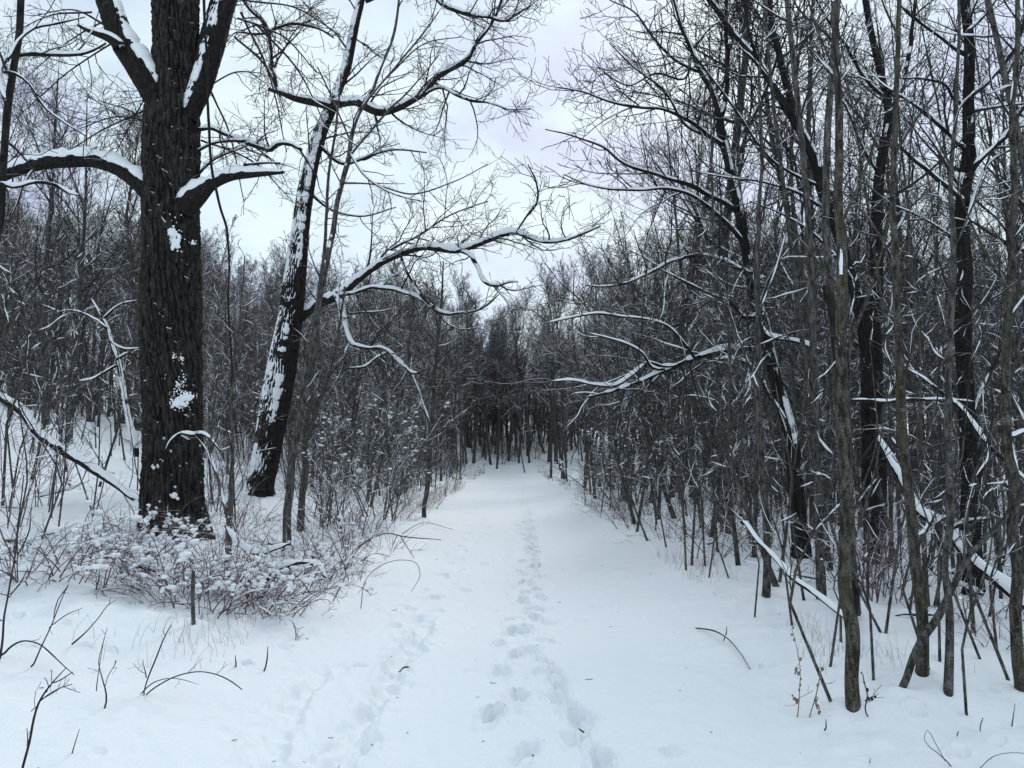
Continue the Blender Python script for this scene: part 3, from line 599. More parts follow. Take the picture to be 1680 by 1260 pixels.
traced('slender_tree', 'straight grey stem at the path side of the wood, snow clinging to its foot', 'tree',
  [(1258, 982, 14), (1259, 920, 13), (1258, 850, 12), (1252, 770, 11), (1246, 700, 11), (1244, 620, 10), (1243, 540, 9), (1240, 450, 8), (1246, 350, 7), (1250, 260, 6), (1246, 150, 5), (1252, 40, 4), (1256, -60, 2)], GREY, 97, .3,
  [([(1245, 640, 4), (1222, 580, 4), (1200, 520, 3), (1186, 460, 2)], 0, .4, .7, 1), ([(1243, 520, 4), (1270, 450, 3), (1290, 380, 2)], 0, .3, .7, 1)], twigs=dict(dens=(3, 3.6, 3), L=(.9, .4, .2), rtip=.0036, stem=(.3, 1, .9)), k=12)
traced('forked_tree', 'leaning forked trunk with snow along its upper side and snowy boughs held over the path', 'tree',
  [(1315, 915, 30), (1312, 860, 26), (1306, 790, 25), (1298, 730, 24), (1286, 680, 23), (1272, 625, 22), (1260, 575, 21), (1246, 520, 21), (1236, 475, 20), (1229, 430, 19), (1221, 390, 18), (1212, 340, 17), (1203, 300, 16), (1194, 255, 15), (1184, 215, 14), (1180, 186, 13), (1168, 150, 10), (1150, 118, 9), (1135, 82, 8), (1118, 40, 7), (1106, 0, 6), (1090, -80, 4), (1070, -180, 2)], LEANR, 101, .8,
  [([(1182, 192, 11), (1190, 165, 9), (1193, 120, 8), (1192, 60, 7), (1193, 0, 6), (1200, -90, 4), (1205, -200, 2)], .5, .9, .5, 1.3, LIMB),
   ([(1188, 236, 8), (1165, 222, 8), (1140, 205, 7), (1118, 192, 6), (1090, 180, 5), (1050, 176, 5), (1000, 166, 4), (955, 150, 3), (915, 143, 2)], .4, -.6, .6, 1.4, LIMB),
   ([(1206, 345, 9), (1190, 334, 9), (1168, 324, 8), (1142, 308, 8), (1115, 298, 7), (1085, 288, 6), (1050, 277, 6), (1022, 266, 5), (990, 242, 4), (950, 226, 3), (895, 212, 2)], .3, -1.0, .75, 1.4, LIMB),
   ([(1222, 402, 8), (1200, 376, 8), (1170, 346, 7), (1140, 322, 6), (1100, 310, 5), (1050, 312, 5), (1000, 310, 4), (962, 302, 3), (925, 286, 2)], .2, -.9, .75, 1.2, LIMB),
   ([(1232, 450, 8), (1212, 440, 8), (1190, 428, 7), (1165, 420, 7), (1130, 420, 6), (1100, 430, 6), (1070, 444, 5), (1030, 462, 4), (990, 470, 3), (960, 468, 2)], .2, -1.2, .9, 1.2, LIMB),
   ([(1268, 596, 10), (1245, 574, 10), (1222, 572, 9), (1195, 574, 9), (1165, 580, 9), (1135, 590, 8), (1105, 602, 8), (1075, 615, 7), (1050, 627, 7), (1020, 638, 6), (990, 646, 5), (962, 652, 3)], 0, -1.9, 1.15, 1., LIMB),
   ([(1110, 600, 5), (1085, 600, 5), (1066, 594, 5), (1040, 612, 5), (1010, 632, 5), (975, 632, 4), (940, 624, 4), (905, 626, 2)], -1.1, -2.0, 1.0, 1., LIMB),
   ([(1090, 606, 5), (1070, 602, 5), (1055, 580, 4), (1030, 566, 4), (1000, 556, 3), (960, 545, 2)], -1.2, -1.9, .9, 1., LIMB),
   ([(1244, 514, 7), (1220, 522, 7), (1200, 500, 6), (1160, 480, 5), (1120, 460, 4), (1080, 440, 2)], .1, -.9, .9, 1., LIMB),
   ([(1140, 588, 5), (1120, 560, 5), (1095, 535, 4), (1060, 524, 4), (1020, 520, 4), (985, 514, 4), (940, 520, 4), (895, 530, 2)], -1.0, -2.2, .8, 1., LIMB),
   ([(1240, 500, 6), (1262, 552, 6), (1300, 560, 6), (1320, 565, 5), (1345, 575, 3)], -.1, -.3, 1.6, .5, LIMB), ([(1290, 690, 6), (1262, 650, 6), (1230, 600, 5), (1205, 588, 4), (1170, 590, 2)], 0, -.6, 1.6, .6, LIMB),
   ([(1196, 262, 6), (1172, 230, 5), (1130, 210, 5), (1090, 150, 4), (1040, 110, 3), (1000, 70, 2)], .5, .1, .6, 1.3, LIMB), ([(1150, 120, 5), (1110, 100, 5), (1070, 60, 4), (1040, 20, 3), (1000, 0, 2)], .6, .2, .5, 1.4, LIMB), ([(1136, 84, 5), (1120, 130, 4), (1080, 120, 4), (1030, 140, 3), (990, 120, 2)], .6, .0, .5, 1.3, LIMB)],
  twigs=dict(dens=(3.2, 4.4, 5), L=(1.4, .65, .3), rtip=.0042, wig=.14, stem=(.3, 1, 1.)), snow_stem=(1.3, .3, 1.02), k=16, furrow=(.010, 120))
traced('forked_tree', 'long leaning dark trunk sweeping up and over toward the path behind the nearest mossy trunk', 'tree',
  [(1432, 925, 26), (1430, 820, 24), (1427, 700, 23), (1424, 610, 22), (1418, 540, 21), (1404, 470, 20), (1388, 415, 19), (1374, 378, 18), (1360, 345, 18), (1345, 306, 17), (1334, 262, 16), (1318, 228, 15), (1298, 192, 14), (1272, 152, 12), (1250, 112, 11), (1228, 80, 11), (1204, 55, 10), (1165, 4, 9), (1120, -60, 7), (1050, -150, 4), (1000, -220, 2)], LIMB, 102, .6,
  [([(1302, 196, 12), (1296, 160, 12), (1284, 118, 11), (1275, 75, 11), (1266, 30, 10), (1260, -10, 9), (1256, -120, 6), (1250, -240, 3)], .4, .8, .5, 1.2), ([(1250, 112, 5), (1230, 60, 5), (1222, 0, 4), (1218, -60, 2)], .5, .4, .3, 1.2),
   ([(1345, 306, 6), (1310, 290, 5), (1265, 262, 5), (1220, 200, 4), (1170, 130, 4), (1120, 70, 3)], .3, -.5, .6, 1.2), ([(1360, 348, 6), (1320, 322, 5), (1260, 300, 4), (1200, 292, 3), (1130, 280, 2)], .3, -.5, .9, 1.2), ([(1404, 470, 6), (1370, 420, 5), (1330, 380, 4), (1280, 350, 3), (1230, 330, 2)], .2, -.4, .9, 1.)],
  twigs=dict(dens=(3.2, 4.4, 5), L=(1.5, .7, .3), rtip=.0042, stem=(.35, 1, 1)), snow_stem=(.8, .5, 1.02), k=14, furrow=(.008, 100))
traced('forked_tree', 'upright dark trunk close behind the sweeping leaning trunk, forking high up', 'tree',
  [(1441, 900, 24), (1440, 760, 23), (1438, 640, 22), (1438, 540, 21), (1439, 440, 20), (1438, 360, 19), (1442, 300, 17), (1450, 250, 16), (1456, 205, 15), (1454, 160, 13), (1444, 110, 12), (1432, 60, 11), (1420, 0, 10), (1410, -120, 7), (1400, -260, 3)], LIMB, 103, .4,
  [([(1456, 205, 9), (1474, 160, 8), (1490, 90, 7), (1500, 20, 6), (1512, -60, 4)], .2, .5, .5, 1.2), ([(1450, 160, 7), (1420, 128, 6), (1390, 80, 5), (1350, 20, 4), (1320, -40, 2)], .2, .1, .6, 1.2), ([(1444, 290, 6), (1420, 250, 5), (1390, 180, 4), (1360, 120, 3), (1340, 40, 2)], .2, .4, .6, 1.2), ([(1440, 420, 6), (1470, 380, 5), (1490, 330, 4), (1500, 250, 2)], 0, .4, .6, 1)],
  twigs=dict(dens=(3.2, 4.4, 5), L=(1.5, .7, .3), rtip=.0044, stem=(.4, 1, 1)), snow_stem=(.7, .6, 1.02), k=14, furrow=(.008, 100))
traced('broad_tree', 'stout dark trunk with snowy boughs spreading on both sides, behind the slanting snowy log', 'tree',
  [(1597, 975, 31), (1594, 900, 29), (1591, 800, 28), (1589, 700, 27), (1584, 600, 26), (1581, 500, 26), (1582, 420, 25), (1584, 350, 23), (1584, 290, 22), (1587, 240, 20), (1590, 180, 18), (1591, 120, 17), (1588, 60, 15), (1582, 0, 14), (1578, -120, 11), (1584, -260, 7), (1590, -380, 2)], LIMB, 104, .4,
  [([(1586, 292, 10), (1600, 270, 9), (1618, 252, 8), (1640, 234, 8), (1662, 216, 8), (1690, 200, 7), (1740, 180, 4), (1800, 150, 2)], 0, -.4, 1.5, 1., LIMB), ([(1592, 160, 9), (1608, 146, 8), (1630, 122, 8), (1654, 94, 8), (1672, 58, 7), (1684, 20, 6), (1700, -60, 3)], .1, .3, .7, 1.2, LIMB),
   ([(1582, 242, 9), (1566, 226, 8), (1545, 208, 8), (1524, 190, 7), (1500, 170, 6), (1480, 158, 5), (1450, 140, 3), (1420, 110, 2)], .1, .5, 1.1, 1.2, LIMB), ([(1582, 330, 9), (1570, 318, 8), (1540, 296, 8), (1518, 276, 7), (1494, 258, 6), (1476, 240, 4), (1460, 228, 2)], 0, -.3, 1.3, 1., LIMB),
   ([(1588, 92, 8), (1570, 80, 8), (1548, 62, 7), (1520, 44, 6), (1490, 22, 5), (1460, -20, 3)], .1, .6, .8, 1.2, LIMB), ([(1586, 52, 6), (1604, 36, 6), (1626, 10, 5), (1650, -30, 3)], .1, .2, .5, 1.2, LIMB), ([(1584, 380, 7), (1606, 300, 5), (1622, 268, 5), (1650, 250, 4), (1690, 235, 2)], 0, .4, .6, 1.2, LIMB),
   ([(1582, 175, 6), (1562, 160, 5), (1556, 145, 5), (1520, 130, 4), (1470, 128, 2)], .1, -.3, .6, 1.2, LIMB), ([(1590, 700, 6), (1610, 640, 5), (1640, 580, 4), (1660, 520, 2)], 0, .3, .9, .8, LIMB)],
  twigs=dict(dens=(3.0, 4.4, 5), L=(1.5, .7, .3), rtip=.0036, stem=(.35, 1, .9)), snow_stem=(.8, .7, 1.02), k=18, furrow=(.010, 120))
traced('slender_tree', 'straight grey trunk rising between the forked leaning tree and the nearest mossy trunk', 'tree',
  [(1342, 880, 14), (1338, 780, 13), (1336, 680, 13), (1334, 560, 12), (1332, 440, 11), (1329, 330, 10), (1327, 240, 9), (1328, 150, 8), (1330, 80, 7), (1333, 0, 6), (1336, -100, 4), (1340, -200, 2)], GREY, 105, .4,
  [([(1328, 200, 4), (1350, 150, 4), (1376, 100, 3), (1400, 40, 2)], .2, .4, .4, 1.2), ([(1330, 360, 4), (1310, 300, 4), (1290, 250, 3), (1270, 180, 2)], .2, .4, .4, 1.2), ([(1332, 420, 4), (1350, 380, 3), (1376, 330, 2)], .2, .5, .4, 1)], twigs=dict(dens=(3, 3.6, 3), L=(1.1, .5, .22), rtip=.005, stem=(.35, 1, 1)), k=12)
traced('slender_tree', 'straight dark stem between the leaning forked trunk and the path-side grey stem', 'tree',
  [(1183, 858, 12), (1182, 780, 11), (1186, 700, 10), (1190, 600, 9), (1188, 500, 9), (1192, 400, 8), (1196, 320, 7), (1206, 240, 6), (1212, 150, 5), (1214, 50, 3), (1218, -40, 2)], WOOD, 106, .4, (), twigs=dict(dens=(3.5, 3.8, 3), L=(1.5, .6, .25), rtip=.0058, stem=(.25, 1, 1)), k=10)

# fallen logs, bent boughs and branches lying on the bank
def lying(name, label, cat, pts, d0, d1, m, seed, thick=1.2, gap=.0, cap=.07, tw=None, subs=(), k=12, group=None):
    rg = np.random.default_rng(seed); P, r = trace(pts, d0, d1, .05, .5, seed)
    o = MB().tubes(P, r, k).build(name, m); tag(o, label, cat, group)
    s = MB(); snow_on(s, P, r, rg, 9, thick, gap, .003, cap)
    b = MB()
    for sp_ in subs:
        Ps, rs = trace(sp_, d0 + (d1 - d0) * .5, d1, .05, .5, seed + 1); b.tubes(Ps, rs, 8); snow_on(s, Ps, rs, rg, 7, thick, .2, .003, cap)
    if tw: twig_out(b, rg, P, r, tw[0], tw[1], tw[2], .2, .02, 2, snow=s, sthick=thick)
    if b.n: b.build('branch', m, o)
    s.build('snow', SNOW, o)
    return o
gd = lambda x, y: float(ground_hit(x, y)[1])
lying('fallen_log', 'snow-topped slanting log leaning down toward the oak foot on the left bank', 'log', [(-60, 615, 14), (-4, 650, 14), (22, 668, 15), (44, 690, 14), (74, 720, 15), (104, 742, 15), (140, 762, 13), (170, 780, 12), (200, 800, 11), (226, 820, 7)], 11.5, 10.9, LIMB, 201, .8, .1, .045, ((1.2, 2.5), (.8, .4), .004))
lying('fallen_log', 'slanting snow-covered log leaning among the trunks right of the nearest mossy trunk', 'log', [(1436, 712, 9), (1456, 745, 11), (1476, 782, 12), (1498, 818, 13), (1526, 846, 14), (1548, 858, 14), (1566, 890, 15), (1590, 915, 16), (1622, 945, 17), (1656, 974, 18), (1700, 1010, 18)], 8.6, 7.2, LIMB, 202, 1.15, -.1, .07, ((1.0, 2.5), (.8, .4), .003), [[(1560, 870, 6), (1590, 856, 6), (1622, 850, 3)], [(1530, 850, 5), (1516, 872, 5), (1500, 880, 2)]])
lying('fallen_branch', 'long thin snow-lined branch drooping from the wood to the nearest mossy trunk', 'branch', [(1216, 856, 6), (1240, 880, 6), (1262, 900, 7), (1282, 922, 8), (1302, 946, 9), (1330, 968, 9), (1356, 988, 9), (1380, 1006, 8), (1395, 1018, 5)], 7.6, 6.4, LIMB, 203, 1.0, .15, .04, ((1.6, 3), (.5, .25), .0022))
lying('fallen_branch', 'level snow-lined branch caught crosswise between the trunks, above head height', 'branch', [(1395, 657, 4), (1420, 656, 5), (1450, 657, 6), (1480, 656, 6), (1510, 657, 5), (1545, 655, 4), (1600, 660, 2)], 8.2, 8.6, LIMB, 204, .8, .25, .03)
lying('fallen_branch', 'snowy slanting branch crossing between the stout trunk and the mottled trunk', 'branch', [(1488, 606, 3), (1510, 616, 4), (1530, 632, 5), (1552, 650, 6), (1575, 668, 6), (1592, 690, 7), (1612, 716, 7), (1632, 738, 7), (1650, 755, 6), (1690, 792, 5)], 8.4, 7.6, LIMB, 205, .8, .3, .04, ((1.5, 3), (.6, .3), .0025))
lying('fallen_branch', 'bent branch loaded with snow arching in front of the oak trunk', 'branch', [(270, 742, 3), (280, 722, 4), (296, 712, 5), (312, 715, 5), (330, 713, 5), (344, 720, 5), (356, 732, 4), (364, 742, 3)], 10.3, 10.2, LIMB, 206, .9, .3, .03, ((2.5, 3), (.3, .2), .003))
lying('fallen_branch', 'curved branch heaped with snow beside the thin brown stem in the brush', 'branch', [(369, 862, 4), (378, 876, 5), (392, 893, 6), (408, 903, 6), (430, 906, 6), (452, 900, 5), (476, 892, 3)], 8.6, 8.4, LIMB, 207, 2.4, -.2, .06, ((2, 3), (.4, .2), .003))
lying('fallen_branch', 'snow-buried branch lying along the left bank toward the brush heap', 'branch', [(20, 978, 8), (50, 955, 10), (90, 948, 11), (130, 947, 11), (170, 940, 10), (205, 930, 10), (235, 928, 10), (262, 938, 9), (285, 960, 7), (300, 985, 4)], 8.4, 8.0, LIMB, 208, 2.0, -.2, .09, ((1.5, 3), (.5, .3), .003), [[(205, 930, 7), (236, 908, 6), (262, 898, 5), (284, 882, 3)], [(236, 930, 6), (246, 960, 5), (252, 990, 5), (268, 1010, 3)]])
lying('fallen_branch', 'forked snow-capped branch at the path end of the brush heap', 'branch', [(408, 968, 5), (430, 956, 7), (452, 938, 8), (474, 928, 8), (498, 922, 7), (520, 926, 6), (534, 948, 4)], 8.2, 8.1, LIMB, 209, 2.3, -.2, .07, ((3, 3), (.4, .2), .003), [[(452, 938, 5), (430, 980, 5), (410, 1000, 5), (380, 1004, 3)], [(474, 930, 5), (500, 960, 4), (512, 975, 2)]])
lying('fallen_branch', 'small dark branch poking level out of the snow between trunks on the right', 'branch', [(1466, 1012, 4), (1480, 1008, 6), (1510, 1008, 6), (1545, 1004, 5), (1562, 996, 3)], gd(1500, 1016), gd(1500, 1012), LIMB, 210, 1.6, 0, .04, ((2.5, 3), (.3, .15), .002))

# ------------------------------------------------------------------ the wood: built once per habit, then copied
def wild_tree(rg, h, r0, nprim, nsec, nter, rtip, spread, low, lean=.03, ang=40, wig=.12, fork=0, up=.06):
    n = 14; z = np.linspace(0, 1, n); w = rg.normal(size=(4, 2)); w[0] = 0
    x = np.linspace(0, 3, n); i = np.minimum(x.astype(int), 2); f = (x - i)[:, None]
    off = (w[i] * (1 - f) + w[i + 1] * f) * lean * h
    P = np.column_stack([off[:, 0], off[:, 1], z * h - .15]); r = r0 * (1 - z) ** .8 + rtip; r[0] *= 1.25
    stems = [(P[None], r[None])]
    if fork: stems.append(grow(rg, P[None], r[None], fork, .25, .7, 24, 6, h * .75, 10, .06, .05, .75, rtip, taper=.6))
    A, AR = [], []
    for Ps, rs in stems:
        c, cr = grow(rg, Ps, rs, nprim, low, 1., ang, 12, spread, 8, up, wig, .5, rtip * 1.3, .05, .55); A.append(c); AR.append(cr)
    A, AR = np.concatenate(A), np.concatenate(AR)
    B, BR = grow(rg, A, AR, rg.poisson(nsec, len(A)) + 1, .12, 1., 42, 14, blen(A) * .55, 5, up, wig, .7, rtip * 1.1, .03, .5)
    C, CR = grow(rg, B, BR, rg.poisson(nter, len(B)), .15, 1., 46, 14, blen(B) * .6, 4, .05, wig, .8, rtip, .02, .5)
    return stems, (A, AR), (B, BR), (C, CR)
def wild_proto(name, seed, m, cm, snow=True, **kw):
    rg = np.random.default_rng(seed)
    stems, A, B, C = wild_tree(rg, **kw)
    root = thing(name, '', 'tree', (0, 0, 0))
    t = MB()
    for P, r in stems: t.tubes(P, r, 6)
    t.build('trunk', m, root)
    c = MB().tubes(*A, 4).tubes(*B, 3).tubes(*C, 3); c.build('crown', cm, root)
    if snow:
        s = MB(); pick = rg.random(len(A[0])) < .5; snow_on(s, A[0][pick], A[1][pick], rg, 5, 1.0, .55, .003, .03, .95)
        pick = rg.random(len(B[0])) < .22; snow_on(s, B[0][pick], B[1][pick], rg, 5, 1.1, .4, .003, .022, .9)
        s.build('snow', SNOW, root)
    return root
def bush_proto(name, cat, seed, m, h, nst, spread, rtip, nsec, nter, lean=.5, snow=True, r0=.02, up=.0, arch=0., label=''):
    """Many stems from one root: shrubs, thickets and briars."""
    rg = np.random.default_rng(seed); n = 9
    th = rg.random(nst) * 2 * math.pi; rad = rg.random(nst) ** .5 * spread * .25; ln = h * rg.uniform(.55, 1.1, nst)
    p = np.column_stack([rad * np.cos(th), rad * np.sin(th), -.08 * np.ones(nst)]); tl = lean * rg.uniform(.1, 1., nst)
    d = unit(np.column_stack([np.cos(th) * tl, np.sin(th) * tl, np.ones(nst)])); P = [p]
    for q in range(n - 1):
        d = unit(d + .09 * rg.normal(size=d.shape) + np.array([0, 0, up - arch * (q / n)])); P.append(P[-1] + d * (ln / (n - 1))[:, None])
    P = np.stack(P, 1); Rr = (r0 * rg.uniform(.6, 1.1, nst))[:, None] * (1 - np.linspace(0, 1, n)[None]) ** .7 + rtip
    A, AR = grow(rg, P, Rr, rg.poisson(nsec, nst), .2, 1., 42, 12, h * .42, 6, .05, .12, .6, rtip, .02, .5)
    B, BR = grow(rg, A, AR, rg.poisson(nter, len(A)), .15, 1., 45, 14, blen(A) * .55, 4, .04, .13, .7, rtip, .02, .5)
    root = thing(name, label, cat, (0, 0, 0))
    MB().tubes(P, Rr, 5).build('stem', m, root)
    c = MB().tubes(A, AR, 3).tubes(B, BR, 3)
    if c.n: c.build('twigs' if 0 else 'crown', m, root)
    if snow:
        s = MB(); pick = rg.random(len(A)) < .4; pick &= rg.random(len(A)) < .6; snow_on(s, A[pick], AR[pick], rg, 6, .9, .5, .002, .022, .95); snow_on(s, P, Rr, rg, 6, .8, .8, .002, .03, .95)
        s.build('snow', SNOW, root)
    return root

# woodland trees, slim trees, saplings, shrubs, brambles: one of each habit
TREES = [wild_proto('woodland_tree', 300 + i, WOOD, TWIGS, **kw) for i, kw in enumerate([
    dict(h=11, r0=.085, nprim=26, nsec=9, nter=4, rtip=.0066, spread=2.6, low=.3),
    dict(h=9.5, r0=.07, nprim=24, nsec=9, nter=4, rtip=.0066, spread=2.3, low=.28),
    dict(h=12.5, r0=.11, nprim=26, nsec=9, nter=4, rtip=.007, spread=3.2, low=.34, fork=1),
    dict(h=8, r0=.055, nprim=24, nsec=9, nter=4, rtip=.006, spread=2.2, low=.25, lean=.05),
    dict(h=10.5, r0=.08, nprim=24, nsec=9, nter=4, rtip=.0066, spread=2.5, low=.3, lean=.06, fork=1),
    dict(h=13.5, r0=.14, nprim=28, nsec=9, nter=4, rtip=.007, spread=3.6, low=.35, fork=2),
    dict(h=9, r0=.08, nprim=20, nsec=9, nter=4, rtip=.006, spread=2.8, low=.25, lean=.05, fork=2, ang=30)])]
OPEN = [wild_proto('tall_tree', 320 + i, GREY, TWIG, **kw) for i, kw in enumerate([
    dict(h=15, r0=.13, nprim=15, nsec=7, nter=4, rtip=.0052, spread=4.6, low=.3, ang=40, up=.05, fork=2), dict(h=13, r0=.10, nprim=16, nsec=7, nter=4, rtip=.005, spread=4.0, low=.32, ang=44, up=.04, lean=.05, fork=1), dict(h=14, r0=.11, nprim=20, nsec=7, nter=4, rtip=.005, spread=4.2, low=.28, ang=38, up=.05, lean=.04)])]
STRAIGHT = [wild_proto('tall_tree', 326 + i, GREY, TWIG, **kw) for i, kw in enumerate([
    dict(h=11, r0=.034, nprim=13, nsec=5, nter=2, rtip=.0036, spread=1.5, low=.35, lean=.02), dict(h=9.5, r0=.026, nprim=12, nsec=5, nter=2, rtip=.0034, spread=1.3, low=.3, lean=.03), dict(h=12, r0=.042, nprim=14, nsec=5, nter=2, rtip=.004, spread=1.8, low=.38, lean=.025)])]
TH = [11, 9.5, 12.5, 8, 10.5, 13.5, 9]
POLES = [wild_proto('slim_tree', 330 + i, WOOD, TWIGS, **kw) for i, kw in enumerate([
    dict(h=9, r0=.055, nprim=18, nsec=7, nter=3, rtip=.0045, spread=1.6, low=.34),
    dict(h=8, r0=.045, nprim=16, nsec=7, nter=3, rtip=.0045, spread=1.5, low=.3, lean=.03),
    dict(h=10.5, r0=.07, nprim=20, nsec=7, nter=3, rtip=.005, spread=1.9, low=.38),
    dict(h=6.5, r0=.038, nprim=15, nsec=7, nter=3, rtip=.004, spread=1.3, low=.28, lean=.04),
    dict(h=7.5, r0=.055, nprim=17, nsec=7, nter=3, rtip=.0045, spread=1.7, low=.3, lean=.05, fork=1)])]
PH = [9, 8, 10.5, 6.5, 7.5]
SAPS = [wild_proto('sapling', 340 + i, GREY, TWIG, **kw) for i, kw in enumerate([
    dict(h=3.4, r0=.012, nprim=9, nsec=4, nter=2, rtip=.0026, spread=.8, low=.25, lean=.05),
    dict(h=2.4, r0=.009, nprim=8, nsec=4, nter=1, rtip=.0022, spread=.6, low=.3, lean=.08),
    dict(h=4.6, r0=.019, nprim=13, nsec=4, nter=2, rtip=.003, spread=1.0, low=.25, lean=.04),
    dict(h=1.6, r0=.007, nprim=6, nsec=3, nter=1, rtip=.002, spread=.45, low=.35, lean=.1)])]
SH = [3.4, 2.4, 4.6, 1.6]
BUSHES = [bush_proto('shrub', 'shrub', 350 + i, TWIGS, **kw) for i, kw in enumerate([
    dict(h=3.2, nst=9, spread=1.6, rtip=.0045, nsec=10, nter=7, r0=.016), dict(h=2.5, nst=11, spread=1.5, rtip=.004, nsec=9, nter=6, r0=.012, lean=.7),
    dict(h=4.4, nst=9, spread=1.9, rtip=.005, nsec=13, nter=7, r0=.022, lean=.35), dict(h=1.9, nst=12, spread=1.3, rtip=.0036, nsec=8, nter=5, r0=.01, lean=.9)])]
def clot(src, seed, n):
    """Snow clumps caught in a shrub's twigs."""
    rg = np.random.default_rng(seed); me = [c for c in src.children if c.name.startswith('crown')][0].data
    co = np.empty(len(me.vertices) * 3, np.float32); me.vertices.foreach_get('co', co); co = co.reshape(-1, 3); mb = MB()
    for i in rg.integers(0, len(co), n):
        if co[i, 2] > .3: blob(mb, co[i] + [0, 0, .01], rg.uniform(.008, .02) + .03 * rg.random() ** 4, rg, (1.5 * rg.uniform(.6, 1.2), 1.2, .7), 7, 5)
    mb.build('snow', SNOW, src)
CLOTS = [bush_proto('snowy_shrub', 'shrub', 360 + i, TWIGS, **kw) for i, kw in enumerate([dict(h=3.4, nst=9, spread=1.6, rtip=.0045, nsec=10, nter=7, r0=.018, lean=.5), dict(h=2.6, nst=10, spread=1.6, rtip=.004, nsec=9, nter=6, r0=.014, lean=.6)])]
for i, c in enumerate(CLOTS): clot(c, 5 + i, 170)
CANES = [bush_proto('bramble', 'bramble', 370 + i, CANE, **kw) for i, kw in enumerate([
    dict(h=1.3, nst=11, spread=1.2, rtip=.0022, nsec=4, nter=2, r0=.006, lean=.9, arch=.10), dict(h=1.0, nst=14, spread=1.5, rtip=.002, nsec=4, nter=2, r0=.005, lean=1.5, arch=.3),
    dict(h=1.7, nst=8, spread=.8, rtip=.0024, nsec=5, nter=2, r0=.007, lean=.4), dict(h=.75, nst=15, spread=1.3, rtip=.0018, nsec=4, nter=1, r0=.004, lean=1.4, arch=.35)])]

LADEN = [bush_proto('snowy_bramble', 'bramble', 380 + i, CANE, **kw) for i, kw in enumerate([
    dict(h=1.0, nst=12, spread=1.4, rtip=.0026, nsec=4, nter=2, r0=.007, lean=1.6, arch=.34), dict(h=.8, nst=14, spread=1.2, rtip=.0024, nsec=4, nter=2, r0=.006, lean=1.4, arch=.42)])]
for i, c in enumerate(LADEN):
    clot(c, 15 + i, 420)
rgw = np.random.default_rng(77)
PLACED, TAKEN, used = [], [], set()
def put(kind, pool, k, x, y, sc, tilt=.05):
    q = CX + F_PX * x / y                                     # nothing stands right in front of the two near trunks
    if kind in ('shrub', 'snowy_shrub', 'woodland_tree', 'slim_tree', 'tall_tree') and (385 < q < 520 and y < 20.5 or 215 < q < 350 and y < 12): return
    if kind == 'sapling' and (412 < q < 480 and y < 19 or 240 < q < 330 and y < 11): return
    PLACED.append((kind, pool, k, float(x), float(y), float(sc), rgw.uniform(0, 6.283), rgw.normal(0, tilt, 2)))
def free(x, y, gap):
    for (a, b) in TAKEN:
        if (a - x) ** 2 + (b - y) ** 2 < gap * gap: return False
    TAKEN.append((x, y)); return True
def scatter(n, xr, yr, gap, ok=None, bias=0.):
    o, tries = [], 0
    while len(o) < n and tries < n * 80:
        tries += 1; u = rgw.random(); y = math.exp(math.log(yr[0]) + u * math.log(yr[1] / yr[0])) * (1 - bias) + bias * (yr[0] + u * (yr[1] - yr[0])); x = rgw.uniform(*xr)
        if ok is not None and not ok(x, y): continue
        if free(x, y, gap): o.append((x, y))
    return o
pxo = lambda x, y: CX + F_PX * x / y
fov = lambda x, y: abs(x) < .70 * y + 2.0
# height the wood reaches, as an angle, from the far left of the bank round to the right
TOPX = [-200, 0, 150, 240, 330, 420, 560, 640, 700, 760, 820, 870, 905, 950, 1000, 1060, 1120, 2000]
TOPY = [300, 330, 345, 380, 415, 435, 425, 440, 470, 500, 520, 505, 470, 445, 430, 415, 405, 400]
def room(x, y): return CAM_H + (745 - float(np.interp(pxo(x, y), TOPX, TOPY))) / F_PX * y - float(H(x, y))
def tall(kind, pool, hs, x, y, lo=.72, hi=1.05, mx=1.3):
    h = room(x, y) * rgw.uniform(lo, hi) * (rgw.uniform(1.4, 2.2) if pxo(x, y) < 240 and rgw.random() < .07 else 1); k = int(np.argmin([abs(h - q) * rgw.uniform(.3, 1) for q in hs])); put(kind, pool, k, x, y, np.clip(h / hs[k], .3, mx))
for x, y in scatter(24, (3.6, 20), (14, 34), 2.0, lambda x, y: fov(x, y) and pxo(x, y) > 1010): put('tall_tree', OPEN, int(rgw.integers(3)), x, y, rgw.uniform(.75, 1.1) * (.85 if pxo(x, y) < 1120 else 1), .03)
for x, y in scatter(34, (3.1, 13), (7.5, 20), .6, lambda x, y: fov(x, y) and pxo(x, y) > 1090): put('tall_tree', STRAIGHT, int(rgw.integers(3)), x, y, rgw.uniform(.8, 1.15), .025)
for x, y in scatter(6, (-24, -7), (20, 36), 2.5, lambda x, y: fov(x, y) and pxo(x, y) < 235): put('tall_tree', OPEN, int(rgw.integers(3)), x, y, rgw.uniform(.7, .95), .05)
off_line = lambda x, y: min(abs(pxo(x, y) - q) for q in (283, 450)) > 0
for x, y in scatter(120, (-44, -3.4), (21, 66), 1.0, lambda x, y: fov(x, y) and (pxo(x, y) > 330 or y > 33 or rgw.random() < .12), .5): tall('woodland_tree', TREES, TH, x, y)
for x, y in scatter(75, (-26, -2.8), (15, 60), .8, lambda x, y: fov(x, y) and (pxo(x, y) > 330 or y > 30 or rgw.random() < .15), .4): tall('slim_tree', POLES, PH, x, y)
for x, y in scatter(85, (3.3, 36), (17, 64), 1.0, fov, .4): tall('woodland_tree', TREES, TH, x, y)
for x, y in scatter(155, (2.6, 28), (8.5, 60), .45, fov, .1): tall('slim_tree', POLES, PH, x, y, .7, 1.25)
for x, y in scatter(14, (-10, 10), (70, 86), 1.0, None, 1.): tall('woodland_tree', TREES, TH, x, y, .8)
